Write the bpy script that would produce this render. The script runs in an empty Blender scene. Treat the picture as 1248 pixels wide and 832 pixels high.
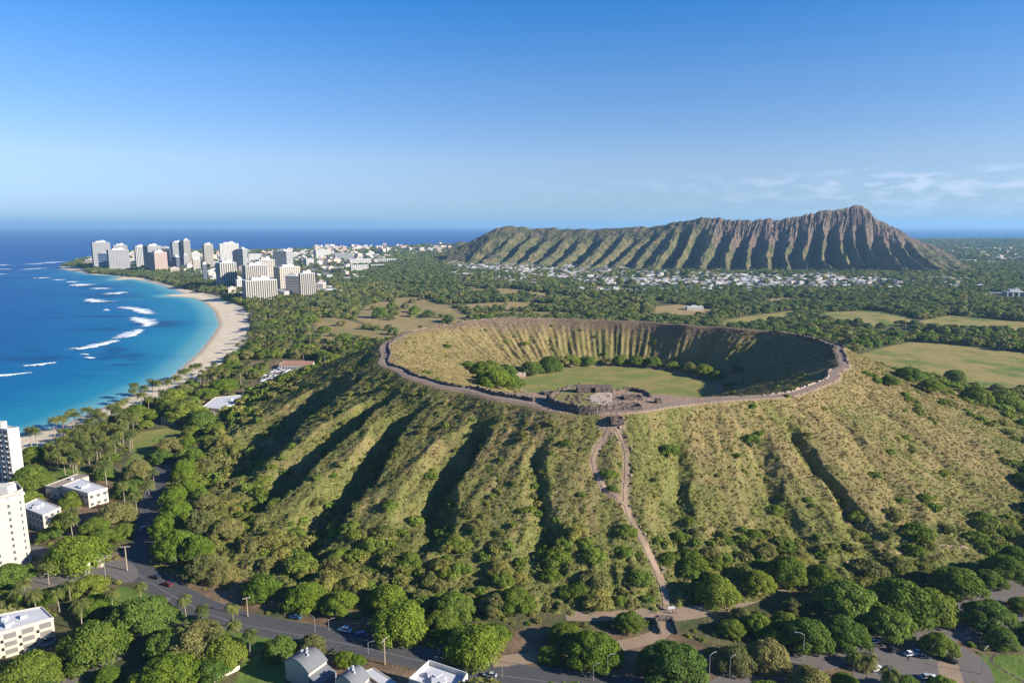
import bpy, math, random
import numpy as np
from mathutils import Vector
random.seed(7); RNG = np.random.default_rng(11)
S = bpy.context.scene
COL = S.collection
# ------------------------------------------------------------------ camera
CAM_H = 150.0; FPX = 832.0
PITCH = math.atan((416 - 275) / FPX)
cd = bpy.data.cameras.new('camera'); cam = bpy.data.objects.new('camera', cd); COL.objects.link(cam)
cam.location = (0, 0, CAM_H); cam.rotation_euler = (math.pi/2 - PITCH, 0, 0)
cd.sensor_width = 36; cd.lens = 24; cd.clip_start = 1; cd.clip_end = 200000
S.camera = cam
# ------------------------------------------------------------------ sun and sky
SUN_EL = 22.5
sdir = Vector((0.945, -0.33)).normalized()
SUN_AZ = math.atan2(sdir.x, sdir.y)            # clockwise from +Y
w = bpy.data.worlds.new('World'); S.world = w; w.use_nodes = True
nt = w.node_tree; nt.nodes.clear()
out = nt.nodes.new('ShaderNodeOutputWorld'); bg = nt.nodes.new('ShaderNodeBackground')
sky = nt.nodes.new('ShaderNodeTexSky'); sky.sky_type = 'NISHITA'; sky.sun_disc = False
sky.sun_elevation = math.radians(SUN_EL); sky.sun_rotation = SUN_AZ
sky.altitude = 0; sky.air_density = 1.0; sky.dust_density = 0.0; sky.ozone_density = 4.0
SKY = 0.063
bg.inputs[1].default_value = SKY
def wn(t, **k):
    n = nt.nodes.new(t)
    for a, b in k.items(): setattr(n, a, b)
    return n
# thin cloud bank low over the horizon, part of the sky itself
tc = wn('ShaderNodeTexCoord'); sep = wn('ShaderNodeSeparateXYZ'); nt.links.new(tc.outputs['Generated'], sep.inputs[0])
def wm(op, a, b=None, c=None):
    n = wn('ShaderNodeMath', operation=op)
    for i, v in enumerate((a, b, c)):
        if v is None: continue
        if isinstance(v, (int, float)): n.inputs[i].default_value = v
        else: nt.links.new(v, n.inputs[i])
    return n.outputs[0]
def wramp(fac, pts):
    n = wn('ShaderNodeValToRGB'); nt.links.new(fac, n.inputs[0])
    e = n.color_ramp.elements
    while len(e) > 1: e.remove(e[0])
    e[0].position = pts[0][0]; e[0].color = pts[0][1]
    for p, c in pts[1:]:
        q = e.new(p); q.color = c
    return n.outputs[0]
az = wm('ARCTAN2', sep.outputs[0], sep.outputs[1]); el = sep.outputs[2]
mp = wn('ShaderNodeCombineXYZ'); nt.links.new(wm('MULTIPLY', az, 16.0), mp.inputs[0]); nt.links.new(wm('MULTIPLY', el, 55.0), mp.inputs[1])
nz = wn('ShaderNodeTexNoise'); nz.inputs['Scale'].default_value = 1.7; nz.inputs['Detail'].default_value = 6; nz.inputs['Roughness'].default_value = 0.55
nt.links.new(mp.outputs[0], nz.inputs['Vector'])
band = wramp(el, [(0.0, (0,0,0,1)), (0.012, (.45,.45,.45,1)), (0.040, (.8,.8,.8,1)), (0.058, (1,1,1,1)), (0.074, (0,0,0,1))])
side = wramp(wm('ADD', az, 0.5), [(0.3, (.10,.10,.10,1)), (0.66, (.16,.16,.16,1)), (0.88, (.62,.62,.62,1)), (1.0, (1,1,1,1))])
cl = wm('MULTIPLY', wm('MULTIPLY', band, side), wramp(nz.outputs[0], [(0.47, (.12,.12,.12,1)), (0.62, (1,1,1,1))]))
mix = wn('ShaderNodeMix', data_type='RGBA'); nt.links.new(wm('MULTIPLY', cl, 0.85), mix.inputs[0])
# hue trim: the photo's sky is a deeper blue than the raw model
tint = wn('ShaderNodeMix', data_type='RGBA', blend_type='MULTIPLY'); tint.inputs[0].default_value = 1.0
nt.links.new(sky.outputs[0], tint.inputs[6])
nt.links.new(wramp(el, [(0.0, (.50,.72,1.16,1)), (0.03, (.66,.80,1.19,1)), (0.086, (.96,.95,1.16,1)), (0.194,(.675,.943,1.26,1)), (0.29,(.27,.87,1.38,1)), (0.5, (.24,.60,1.05,1))]), tint.inputs[7])
nt.links.new(tint.outputs[2], mix.inputs[6]); mix.inputs[7].default_value = (5.6, 6.6, 8.2, 1)
nt.links.new(mix.outputs[2], bg.inputs[0]); nt.links.new(bg.outputs[0], out.inputs[0])
sl = bpy.data.lights.new('sun', 'SUN'); sun = bpy.data.objects.new('sun', sl); COL.objects.link(sun)
sl.energy = 5.0; sl.angle = math.radians(0.5); sl.color = (1.0, 0.925, 0.81)
ce = math.cos(math.radians(SUN_EL))
sun.rotation_euler = Vector((sdir.x*ce, sdir.y*ce, math.sin(math.radians(SUN_EL)))).to_track_quat('Z', 'Y').to_euler()
vs = S.view_settings; vs.view_transform = 'Standard'; vs.look = 'None'; vs.gamma = 1; vs.exposure = 1.0; vs.use_curve_mapping = False
S.display_settings.display_device = 'sRGB'
S.render.engine = 'CYCLES'; S.cycles.use_denoising = True
S.cycles.max_bounces = 5; S.cycles.diffuse_bounces = 2; S.cycles.glossy_bounces = 2; S.cycles.transparent_max_bounces = 6; S.cycles.volume_bounces = 0; S.cycles.caustics_reflective = False

# ------------------------------------------------------------------ helpers
def sstep(a, b, x):
    t = np.clip((x - a) / (b - a), 0, 1); return t*t*(3 - 2*t)
def _h(i, j, s):
    n = (i.astype(np.int64)*374761393 + j.astype(np.int64)*668265263 + s*1442695041) & 0xffffffff
    n = ((n ^ (n >> 13)) * 1274126177) & 0xffffffff
    return ((n ^ (n >> 16)) & 0xffff) / 65535.0
def vnoise(x, y, s=0):
    i = np.floor(x); j = np.floor(y); u = x - i; v = y - j
    u = u*u*(3-2*u); v = v*v*(3-2*v)
    a = _h(i, j, s); b = _h(i+1, j, s); c = _h(i, j+1, s); d = _h(i+1, j+1, s)
    return (a*(1-u)+b*u)*(1-v) + (c*(1-u)+d*u)*v
def fbm(x, y, s=0, o=4):
    r = 0; a = 0.5; t = 0
    for k in range(o):
        r = r + a*vnoise(x, y, s+k*17); t += a; a *= 0.5; x = x*2.03+5.1; y = y*2.03+1.7
    return r/t
def G(px, py, z=0.0):
    """a photo pixel to the point of the level z it looks at"""
    u = (px-624)/FPX; v = (416-py)/FPX
    dy = math.cos(PITCH)+v*math.sin(PITCH); dz = -math.sin(PITCH)+v*math.cos(PITCH)
    t = (z-CAM_H)/dz
    return (u*t, dy*t)
def toPX(x, y, z):
    c = y*math.cos(PITCH)-(z-CAM_H)*math.sin(PITCH); v = y*math.sin(PITCH)+(z-CAM_H)*math.cos(PITCH)
    return 624+FPX*x/c, 416-FPX*v/c
def march(px, py, zf, t0=120, t1=1200, n=1600):
    u = (px-624)/FPX; v = (416-py)/FPX
    d = np.array([u, math.cos(PITCH)+v*math.sin(PITCH), -math.sin(PITCH)+v*math.cos(PITCH)])
    t = np.linspace(t0, t1, n); X = d[0]*t; Y = d[1]*t; Z = CAM_H+d[2]*t
    b = np.nonzero(Z < zf(X, Y))[0]
    if len(b) == 0: return G(px, py, 3)
    k = b[0]; return (X[k], Y[k])
def seg_dist(x, y, P, ret_t=False):
    """distance to a polyline, and the share of its length at the nearest point"""
    P = np.asarray(P, float); best = np.full(x.shape, 1e9); bt = np.zeros(x.shape)
    L = np.hypot(*(P[1:]-P[:-1]).T); cum = np.concatenate([[0], np.cumsum(L)]); tot = max(cum[-1], 1e-6)
    for k in range(len(P)-1):
        ax, ay = P[k]; dx, dy = P[k+1]-P[k]; l2 = dx*dx+dy*dy+1e-9
        t = np.clip(((x-ax)*dx+(y-ay)*dy)/l2, 0, 1)
        d = np.hypot(x-ax-t*dx, y-ay-t*dy); m = d < best
        best[m] = d[m]
        if ret_t: bt[m] = (cum[k]+t[m]*L[k])/tot
    return (best, bt) if ret_t else best
def inside(x, y, P):
    P = np.asarray(P, float); r = np.zeros(np.shape(x), bool); n = len(P)
    for k in range(n):
        x1, y1 = P[k]; x2, y2 = P[(k+1) % n]
        if y1 == y2: continue
        r ^= ((y1 > y) != (y2 > y)) & (x < (x2-x1)*(y-y1)/(y2-y1)+x1)
    return r
def sdist(x, y, P):
    """signed distance to a closed polygon, negative inside"""
    P = list(P); d = seg_dist(x, y, P+[P[0]]); return np.where(inside(x, y, P), -d, d)
def smoothpoly(P, closed=True, it=2):
    P = [tuple(p) for p in P]
    for _ in range(it):
        Q = [] if closed else [P[0]]
        n = len(P)
        for k in range(n if closed else n-1):
            a = P[k]; b = P[(k+1) % n]
            Q.append((a[0]*.75+b[0]*.25, a[1]*.75+b[1]*.25)); Q.append((a[0]*.25+b[0]*.75, a[1]*.25+b[1]*.75))
        if not closed: Q.append(P[-1])
        P = Q
    return P
def GP(pts, z=3.0): return [G(a, b, z) for a, b in pts]

class MB:
    """collects shapes, then links them as one mesh object"""
    def __init__(s): s.v = []; s.f = []; s.m = []; s.n = 0
    def add(s, V, F, m=0):
        V = [tuple(map(float, p)) for p in V]
        s.v += V; s.f += [tuple(int(i)+s.n for i in q) for q in F]; s.m += [m]*len(F); s.n += len(V); return s
    def box(s, x0, x1, y0, y1, z0, z1, m=0, rot=0.0, c=(0, 0)):
        V = [(x, y, z) for z in (z0, z1) for x, y in ((x0, y0), (x1, y0), (x1, y1), (x0, y1))]
        if rot or c != (0, 0):
            cr, sr = math.cos(rot), math.sin(rot); V = [(c[0]+x*cr-y*sr, c[1]+x*sr+y*cr, z) for x, y, z in V]
        return s.add(V, [(3, 2, 1, 0), (4, 5, 6, 7), (0, 1, 5, 4), (1, 2, 6, 5), (2, 3, 7, 6), (3, 0, 4, 7)], m)
    def tube(s, pts, rad, n=8, m=0, cap=True):
        pts = [Vector(p) for p in pts]; V = []; F = []
        for k, p in enumerate(pts):
            d = (pts[min(k+1, len(pts)-1)]-pts[max(k-1, 0)]).normalized()
            a = Vector((0, 0, 1)) if abs(d.z) < .9 else Vector((1, 0, 0))
            e1 = d.cross(a).normalized(); e2 = d.cross(e1)
            r = rad[k] if isinstance(rad, (list, tuple)) else rad
            V += [p+e1*(r*math.cos(2*math.pi*i/n))+e2*(r*math.sin(2*math.pi*i/n)) for i in range(n)]
        for k in range(len(pts)-1):
            F += [(k*n+i, k*n+(i+1) % n, (k+1)*n+(i+1) % n, (k+1)*n+i) for i in range(n)]
        if cap: F += [tuple(range(n)), tuple(reversed(range((len(pts)-1)*n, len(pts)*n)))]
        return s.add(V, F, m)
    def prism(s, poly, z0, z1, m=0):
        n = len(poly); V = [(x, y, z0) for x, y in poly]+[(x, y, z1) for x, y in poly]
        return s.add(V, [tuple(reversed(range(n))), tuple(range(n, 2*n))]+[(i, (i+1) % n, n+(i+1) % n, n+i) for i in range(n)], m)
    def mesh(s, name, mats, smooth=False):
        me = bpy.data.meshes.new(name); me.from_pydata(s.v, [], s.f)
        for m in (mats if isinstance(mats, (list, tuple)) else [mats]): me.materials.append(m)
        me.polygons.foreach_set('material_index', s.m)
        if smooth: me.polygons.foreach_set('use_smooth', [True]*len(s.f))
        me.update(); return me
    def build(s, name, mats, parent=None, smooth=False):
        return link(name, s.mesh(name, mats, smooth), parent)
def link(name, data, parent=None, loc=None, rz=None, sc=None):
    o = bpy.data.objects.new(name, data); COL.objects.link(o)
    if parent: o.parent = parent
    if loc is not None: o.location = loc
    if rz is not None: o.rotation_euler = (0, 0, rz)
    if sc is not None: o.scale = sc if isinstance(sc, (tuple, list)) else (sc,)*3
    return o
def tag(o, label, cat, group=None, kind=None):
    if label: o['label'] = label
    if cat: o['category'] = cat
    if group: o['group'] = group
    if kind: o['kind'] = kind
    return o
def struct(o): o['kind'] = 'structure'; return o
def thing(name, label, cat, loc=(0, 0, 0), rz=0, group=None):
    return tag(link(name, None, None, loc, rz), label, cat, group)
def dup(root, loc, rz=0, sc=1, label=None, group=None):
    r = root.copy(); COL.objects.link(r); r.location = loc; r.rotation_euler = (0, 0, rz); r.scale = sc if isinstance(sc, (tuple, list)) else (sc,)*3
    if label: r['label'] = label
    if group: r['group'] = group
    elif 'group' in r and label: del r['group']
    for ch in [c for c in CH.get(root.name, [])]:
        c = ch.copy(); COL.objects.link(c); c.parent = r; CH.setdefault(r.name, []).append(c)
        for g in CH.get(ch.name, []):
            d = g.copy(); COL.objects.link(d); d.parent = c
    return r
CH = {}
def part(name, data, parent):
    o = link(name, data, parent); CH.setdefault(parent.name, []).append(o); return o
def np_mesh(name, V, F, mats, attrs=None, smooth=True, midx=None):
    V = np.asarray(V, np.float32); F = np.asarray(F, np.int32)
    me = bpy.data.meshes.new(name); k = F.shape[1]
    me.vertices.add(len(V)); me.vertices.foreach_set('co', V.ravel())
    me.loops.add(F.size); me.loops.foreach_set('vertex_index', F.ravel())
    me.polygons.add(len(F)); me.polygons.foreach_set('loop_start', np.arange(0, F.size, k, dtype=np.int32))
    me.polygons.foreach_set('use_smooth', np.full(len(F), smooth))
    for m in (mats if isinstance(mats, (list, tuple)) else [mats]): me.materials.append(m)
    if midx is not None: me.polygons.foreach_set('material_index', np.asarray(midx, np.int32))
    for a, v in (attrs or {}).items():
        at = me.attributes.new(a, 'FLOAT', 'POINT'); at.data.foreach_set('value', np.asarray(v, np.float32))
    me.update(calc_edges=True); return me
def grid_faces(nr, nc, wrap=False):
    i = np.arange(nr-1)[:, None]; j = np.arange(nc if wrap else nc-1)[None, :]; j2 = (j+1) % nc
    return np.stack([i*nc+j, i*nc+j2, (i+1)*nc+j2, (i+1)*nc+j], -1).reshape(-1, 4)

# ------------------------------------------------------------------ materials
class M:
    def __init__(s, name, rough=0.8, spec=0.2):
        s.m = bpy.data.materials.new(name); s.m.use_nodes = True; s.t = s.m.node_tree; s.b = s.t.nodes['Principled BSDF']
        s.b.inputs['Roughness'].default_value = rough; s.b.inputs['Specular IOR Level'].default_value = spec
    def n(s, t, **k):
        n = s.t.nodes.new(t)
        for a, b in k.items(): setattr(n, a, b)
        return n
    def put(s, sock, v):
        if isinstance(v, bpy.types.NodeSocket): s.t.links.new(v, sock)
        elif isinstance(v, (tuple, list)) and len(v) == 3 and sock.type == 'RGBA': sock.default_value = (*v, 1)
        else: sock.default_value = v
    def math(s, op, a, b=None, c=None, clamp=False):
        n = s.n('ShaderNodeMath', operation=op, use_clamp=clamp)
        for i, v in enumerate((a, b, c)):
            if v is not None: s.put(n.inputs[i], v)
        return n.outputs[0]
    def noise(s, scale, detail=4, rough=.55, vec=None, dist=0.0):
        n = s.n('ShaderNodeTexNoise'); n.inputs['Scale'].default_value = scale; n.inputs['Detail'].default_value = detail
        n.inputs['Roughness'].default_value = rough; n.inputs['Distortion'].default_value = dist
        s.t.links.new(vec if vec is not None else s.pos(), n.inputs['Vector']); return n.outputs[0]
    def pos(s):
        if not hasattr(s, '_p'): s._p = s.n('ShaderNodeNewGeometry').outputs['Position']
        return s._p
    def obj(s):
        if not hasattr(s, '_o'): s._o = s.n('ShaderNodeTexCoord').outputs['Object']
        return s._o
    def scaled(s, v, sc):
        n = s.n('ShaderNodeVectorMath', operation='MULTIPLY'); s.put(n.inputs[0], v); n.inputs[1].default_value = sc; return n.outputs[0]
    def attr(s, a):
        n = s.n('ShaderNodeAttribute', attribute_name=a); return n.outputs['Fac']
    def rnd(s): return s.n('ShaderNodeObjectInfo').outputs['Random']
    def ramp(s, f, pts, interp='LINEAR'):
        n = s.n('ShaderNodeMapRange', interpolation_type='SMOOTHSTEP'); s.put(n.inputs[0], f)
        n.inputs[1].default_value = pts[0]; n.inputs[2].default_value = pts[1]; n.inputs[3].default_value = pts[2] if len(pts) > 2 else 0; n.inputs[4].default_value = pts[3] if len(pts) > 3 else 1
        return n.outputs[0]
    def mix(s, f, a, b, mode='MIX'):
        n = s.n('ShaderNodeMix', data_type='RGBA', blend_type=mode); s.put(n.inputs[0], f); s.put(n.inputs[6], a); s.put(n.inputs[7], b); return n.outputs[2]
    def col(s, v): s.put(s.b.inputs['Base Color'], v); return s
    def bump(s, h, strength=.5, dist=.5):
        n = s.n('ShaderNodeBump'); n.inputs['Strength'].default_value = strength; n.inputs['Distance'].default_value = dist
        s.put(n.inputs['Height'], h); s.t.links.new(n.outputs[0], s.b.inputs['Normal']); return s
def flat(name, c, rough=.7, spec=.2, var=.25, scale=.6, metal=0):
    """a plain colour, weathered by two scales of noise"""
    m = M(name, rough, spec); f = m.noise(scale, 5, .6, m.obj()); g = m.noise(scale*9, 3, .5, m.obj())
    m.col(m.mix(m.math('MULTIPLY', m.math('ADD', f, m.math('MULTIPLY', g, .5)), .67), tuple(x*(1-var) for x in c), tuple(min(1, x*(1+var)) for x in c)))
    m.b.inputs['Metallic'].default_value = metal
    return m.m
# ------------------------------------------------------------------ the lie of the land
GZ = 3.0
HC = (81.0, 528.0); RIMZ = 54.0; FLZ = 15.0
rim_px = [(467,435),(475,418),(500,405),(545,396),(600,390),(680,388),(760,390),(850,397),(920,402),(975,408),(1010,418),(1024,432),(1022,450),(1005,463),(975,475),(920,483),(860,488),(800,497),(755,503),(700,502),(650,494),(600,484),(560,475),(520,465),(490,452),(472,442)]
RIM = GP(rim_px, RIMZ)
def polar_table(P, c=HC, sm=10):
    P = np.array(P); th = np.arctan2(P[:, 1]-c[1], P[:, 0]-c[0]); r = np.hypot(P[:, 0]-c[0], P[:, 1]-c[1])
    o = np.argsort(th); th = th[o]; r = r[o]; T = np.linspace(-math.pi, math.pi, 361)
    R = np.interp(T, np.concatenate([th-2*math.pi, th, th+2*math.pi]), np.tile(r, 3))
    k = np.hanning(2*sm+1); k /= k.sum(); R = np.convolve(np.concatenate([R[-1-sm:-1], R, R[1:1+sm]]), k, 'valid')
    return T, R
TR, RR = polar_table(RIM, sm=6)
foot = GP([(210,700),(195,620),(225,560),(262,514),(300,712),(400,735),(600,748),(760,742),(900,728),(1050,716),(1248,695),(1248,640)]) + [(405,450),(420,528),(410,640),(340,760),(200,840),(81,850),(-60,820),(-180,740),(-225,640)]
TF, RF = polar_table(foot, sm=14)
FLC = (91.0, 581.0); FLA, FLB = 88.0, 76.0
def floor_r(th):
    ox, oy = HC[0]-FLC[0], HC[1]-FLC[1]; cx, cy = np.cos(th)/FLA, np.sin(th)/FLB; px, py = ox/FLA, oy/FLB
    a = cx*cx+cy*cy; b = 2*(px*cx+py*cy); c = px*px+py*py-1
    return (-b+np.sqrt(b*b-4*a*c))/(2*a)
def polar(x, y):
    dx = x-HC[0]; dy = y-HC[1]; return np.arctan2(dy, dx), np.hypot(dx, dy)
def rim_r(th): return np.interp(th, TR, RR) + 1.6*np.sin(11*th+.7)*np.cos(4*th) + 1.1*np.sin(23*th+2*np.sin(3*th))
def rim_z(th): return RIMZ + 0.5*np.sin(17*th+2*np.cos(5*th))*np.cos(3*th) + 0.9*np.sin(3*th+1) + 1.2*sstep(0.7, 2.3, np.abs(th+0.0))*np.sin(7*th)*.5
def bench_in(th):
    # the terrace that carries the ruins, inside the front rim
    return 2.6 + 2.4*sstep(-.2, -.9, np.sin(th)) + 46.0*np.exp(-(((th+1.78)/0.24)**2))*1.0
def hill_smooth(x, y):
    th, r = polar(x, y); R = rim_r(th); F = np.interp(th, TF, RF); Rf = floor_r(th); zr = rim_z(th)
    s = (r-R-3.0)/(F-R-3.0)
    q = np.clip(1-s, 0, 1)
    lfl = sstep(2.2, 2.8, np.abs(th)); ex = 1.45-.42*lfl
    zo = GZ+(zr-GZ)*(0.25*q+0.75*q**ex) - np.maximum(s-1, 0)*14 - .05*sstep(.96, 1.0, s)
    bi = bench_in(th); t = np.clip((r-Rf)/np.maximum(R-bi-Rf, 5), 0, 1)
    zi = FLZ+(zr-FLZ)*(t**1.12)
    return np.where(s > 0, zo, np.where(r > R-bi, zr, zi))
def mk(pts): return [march(a, b, hill_smooth) for a, b in pts]
# gullies of the outer slope: traced line, depth, half width
GULL = [
 ([(450,450),(402,480),(360,507),(322,538),(292,572)], 16, 20, 2.1),
 ([(484,468),(446,500),(404,532),(362,566),(328,604)], 15, 14, 1.4),
 ([(522,478),(490,512),(462,550),(430,592),(402,630),(378,668)], 14, 13, 1.3),
 ([(612,493),(585,525),(552,565),(525,610),(512,650)], 12, 12, 1.25),
 ([(668,520),(664,570),(660,620),(664,665),(668,700)], 4.5, 7),
 ([(822,520),(818,570),(818,620),(828,680)], 4.5, 11),
 ([(905,500),(925,550),(945,600),(952,660)], 4.0, 12),
 ([(955,500),(990,555),(1015,595),(1042,640),(1058,668)], 6, 7),
 ([(1000,480),(1040,530),(1085,580),(1120,640)], 2.8, 9),
 ([(1035,462),(1090,510),(1150,560),(1190,610)], 2.2, 10),
 ([(1062,455),(1130,500),(1190,545),(1240,590)], 1.8, 8),
]
GULL = [(mk(g[0]), g[1], g[2], g[3] if len(g) > 3 else 1.1) for g in GULL]
TRAILS = {
 'west': mk([(745,513),(737,530),(727,545),(722,560),(727,575),(735,590),(748,602),(762,614)]),
 'east': mk([(746,513),(757,530),(763,548),(764,565),(762,590),(762,614)]),
 'main': mk([(762,612),(769,630),(777,645),(786,660),(796,680),(806,705),(811,725),(813,741)]),
}
def wob(x, y): return (fbm(x/26, y/26, 5, 3)-.5)*2
def hill_full(x, y, detail=True):
    th, r = polar(x, y); R = rim_r(th); F = np.interp(th, TF, RF); Rf = floor_r(th)
    z = hill_smooth(x, y); s = (r-R-3)/(F-R-3); outer = s > 0
    m = sstep(0.0, .12, s)*(1-sstep(.80, 1.0, s))
    wx = x+wob(x, y)*8+(fbm(x/9, y/9, 91, 2)-.5)*5; wy = y+wob(y+99, x)*8
    carve = np.zeros(x.shape)
    for P, d, w_, asym in GULL:
        dist, t = seg_dist(wx, wy, P, True)
        a0, a1 = np.array(P[0]), np.array(P[-1]); side = (a1[0]-a0[0])*(wy-a0[1])-(a1[1]-a0[1])*(wx-a0[0])
        ww = w_*(.55+.45*t+.5*vnoise(t*5+d, t*0, 8))*np.where(side < 0, asym, .8)
        carve = np.maximum(carve, d*np.clip(1-dist/ww, 0, 1)**.9*sstep(0, .22, t)*(1-.55*sstep(.7, 1, t)))
    flute = np.abs(((th*13+1.2*fbm(th*6, r/60, 3, 3)*3) % 1)-.5)*2
    z = z - carve*m - m*outer*.7*flute*(0.6+.4*np.cos(th+1.2)) - m*outer*1.1*fbm(th*38, r/55, 71, 3)
    # inner wall: ribs at the back, fine striations elsewhere
    ti = np.clip((r-Rf)/np.maximum(R-bench_in(th)-1-Rf, 5), 0, 1)
    mi = np.where(~outer, np.sin(np.pi*np.clip(ti, 0, 1)), 0)
    back = sstep(.5, 1.1, th)*(1-sstep(1.9, 2.6, th)) + .45*sstep(1.6, 2.3, th) + .3*sstep(-.6, .2, th)*(1-sstep(.5, 1.1, th))
    rib = np.abs(((th*8.2+2.2*fbm(th*4, r/60, 8, 2)) % 1)-.5)*2
    rib2 = np.abs(((th*27+.7*fbm(th*9, r/30, 9, 2)) % 1)-.5)*2
    z = z - mi*(back*2.5*rib + 1.2*rib2)
    if detail:
        td = np.full(x.shape, 1e9)
        for P in TRAILS.values(): td = np.minimum(td, seg_dist(x, y, P))
        quiet = sstep(2.0, 6.0, td)*np.where(outer, sstep(0, .05, s), sstep(0, .05, 1-ti)*sstep(0.0, .06, ti))
        amp = np.where(outer, 1.0-.5*sstep(20, 120, x-HC[0])+1.3*sstep(.45, .95, s)*(1-sstep(1.0,1.05,s)), .7)
        n = (fbm(x/7, y/7, 21, 3)-.5)*1.7 + (fbm(x/2.3, y/2.3, 31, 2)-.5)*1.1
        n2 = (fbm(x/22, y/22, 77, 3)-.5)*2.4*np.where(outer, m, 0)
        z = z + quiet*(n*amp + n2)
        z = z - .35*(1-sstep(1.5, 3.5, td))*(td < 5)*(s > .02)
    return z
def base_z(x, y, sd):
    z = np.minimum(GZ, sd*.055)
    z = np.maximum(z, -6)
    d = np.hypot(x, y)
    return z + sstep(60, 400, sd)*sstep(850, 1300, d)*(fbm(x/260, y/260, 44, 3)-.35)*10

# coast and sand, traced
coast_px = [(-900,760),(-420,640),(-160,572),(-60,549),(0,537),(25,531),(75,519),(117,500),(150,487),(180,472),(207,461),(225,445),(242,430),(257,412),(267,396),(262,380),(250,369),(236,363),(218,361.5),(202,361.3),(203,359.5),(226,357.5),(215,354),(197,347.5),(175,342.2),(160,340),(141,341.5),(140,340.3),(148,337.4),(135,335.5),(115,334.8),(105,333.5),(95,331.5),(82,329),(72,327.5),(74,324),(85,320.5),(100,317.5),(120,312),(150,308.5),(200,307.5),(260,307),(330,306),(400,304.5),(480,302.5),(560,299.5),(640,297.5),(760,296),(900,295),(1060,293.5),(1160,292.5),(1300,292.5),(1700,292)]
COAST = GP(coast_px, 0.0) + [(9000, 6000), (9000, -3000), (-3500, -3000)]
sand_px = [(-300,640),(-60,585),(20,566),(60,549),(85,540),(120,522),(150,509),(180,494),(215,483),(240,466),(262,450),(285,436),(300,415),(308,392),(300,379),(288,371),(270,365),(262,361),(240,356.5),(232,354),(215,350.3),(195,343.8),(178,339.6),(160,337.8),(147,336),(120,333.8),(108,333),(104,328),(60,322),(60,350),(140,362),(190,368),(235,380),(235,395),(200,440),(140,480),(60,512),(-60,540),(-300,600)]
SAND = GP(sand_px, 1.0)
FIELDS = [GP(p, 4) for p in [
 [(560,350),(620,353),(700,362),(760,366),(700,368),(620,362),(570,356)], [(470,344),(540,347),(600,352),(540,352),(480,348)], [(700,355),(760,353),(800,358),(750,360)], [(560,372),(640,369),(700,373),(630,377),(570,377)], [(900,366),(960,362),(1000,366),(950,370)],
 [(445,372),(480,362),(512,362),(545,372),(572,385),(560,398),(520,404),(480,404),(455,398),(432,388)],
 [(385,388),(410,385),(445,396),(440,412),(405,416),(383,412)], [(415,404),(470,400),(520,396),(540,408),(500,415),(440,416)],
 [(600,379),(690,380),(720,385),(600,386),(540,388)],
 [(795,376),(830,372),(868,377),(866,386),(820,387),(800,384)],
 [(770,381),(870,384),(860,388),(780,388)],
]]
LAWNS = [GP(p, 4) for p in [
 [(880,391),(925,383),(968,379),(962,388),(915,396),(884,398)], [(1002,381),(1060,379),(1110,386),(1112,394),(1060,398),(1010,391)],
 [(1120,390),(1160,384),(1248,392),(1340,397),(1340,404),(1248,404),(1140,400)],
 [(1030,436),(1075,423),(1110,416),(1160,419),(1248,430),(1400,446),(1400,486),(1248,472),(1190,471),(1130,462),(1090,455),(1050,446)],
 [(148,572),(162,550),(158,536),(172,524),(205,520),(225,523),(205,535),(188,550),(178,565)],
 [(42,588),(50,570),(78,567),(112,571),(92,580),(70,590)],
 [(280,842),(296,802),(330,786),(352,800),(345,842)],
 [(140,730),(136,716),(150,712),(180,720),(196,728),(180,736),(160,738)],
 [(60,842),(72,812),(118,800),(120,806),(100,820),(92,842)],
 [(205,740),(228,738),(245,745),(232,756),(210,756)],[(268,758),(310,762),(335,774),(322,788),(290,790),(268,775)],
 [(1165,808),(1185,796),(1300,792),(1320,842),(1170,842)],
 [(208,722),(222,722),(262,738),(282,752),(262,746),(230,735)],
]]
BARE = [GP(p, 3) for p in [
 [(262,682),(285,668),(300,690),(335,705),(395,730),(350,735),(300,745),(262,738),(225,722),(215,708),(250,705)],
 [(345,760),(420,740),(470,760),(470,778),(430,776),(380,770)], [(590,780),(650,760),(700,768),(760,768),(830,772),(880,800),(960,800),(1060,770),(1000,830),(880,838),(700,838),(600,815)],
 [(150,758),(178,772),(190,790),(150,795),(118,800),(70,812),(90,790),(130,765)],
 [(1060,775),(1240,742),(1248,790),(1170,800),(1160,838),(980,838),(1010,800)],
 [(1128,722),(1200,715),(1290,712),(1290,745),(1180,748),(1120,740)],
 [(235,478),(300,470),(330,455),(345,452),(350,460),(300,482),(250,492)],[(298,440),(380,438),(385,448),(300,450)],
 [(20,585),(55,592),(90,575),(135,585),(140,640),(60,662),(0,660)],
 [(800,376),(866,378),(862,384),(815,385)],[(395,800),(500,800),(600,822),(590,842),(340,842)],[(98,690),(140,672),(165,668),(160,690),(120,700)],
]]
CITY = GP([(100,318),(130,310),(260,308),(400,306),(480,309),(470,320),(425,330),(420,352),(400,362),(340,366),(290,362),(255,348),(225,338),(200,333),(140,330),(110,327)], 3)
VILLAGE = GP([(548,319),(600,319),(680,326),(760,333),(900,337),(1090,341),(1120,347),(1060,352),(900,354),(780,353),(700,345),(620,335),(550,328)], 3)

VILLAGE2 = GP([(545,316),(620,316),(700,324),(800,331),(1000,336),(1180,340),(1200,352),(1080,360),(900,364),(780,362),(680,354),(600,344),(545,336)], 3)
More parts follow.
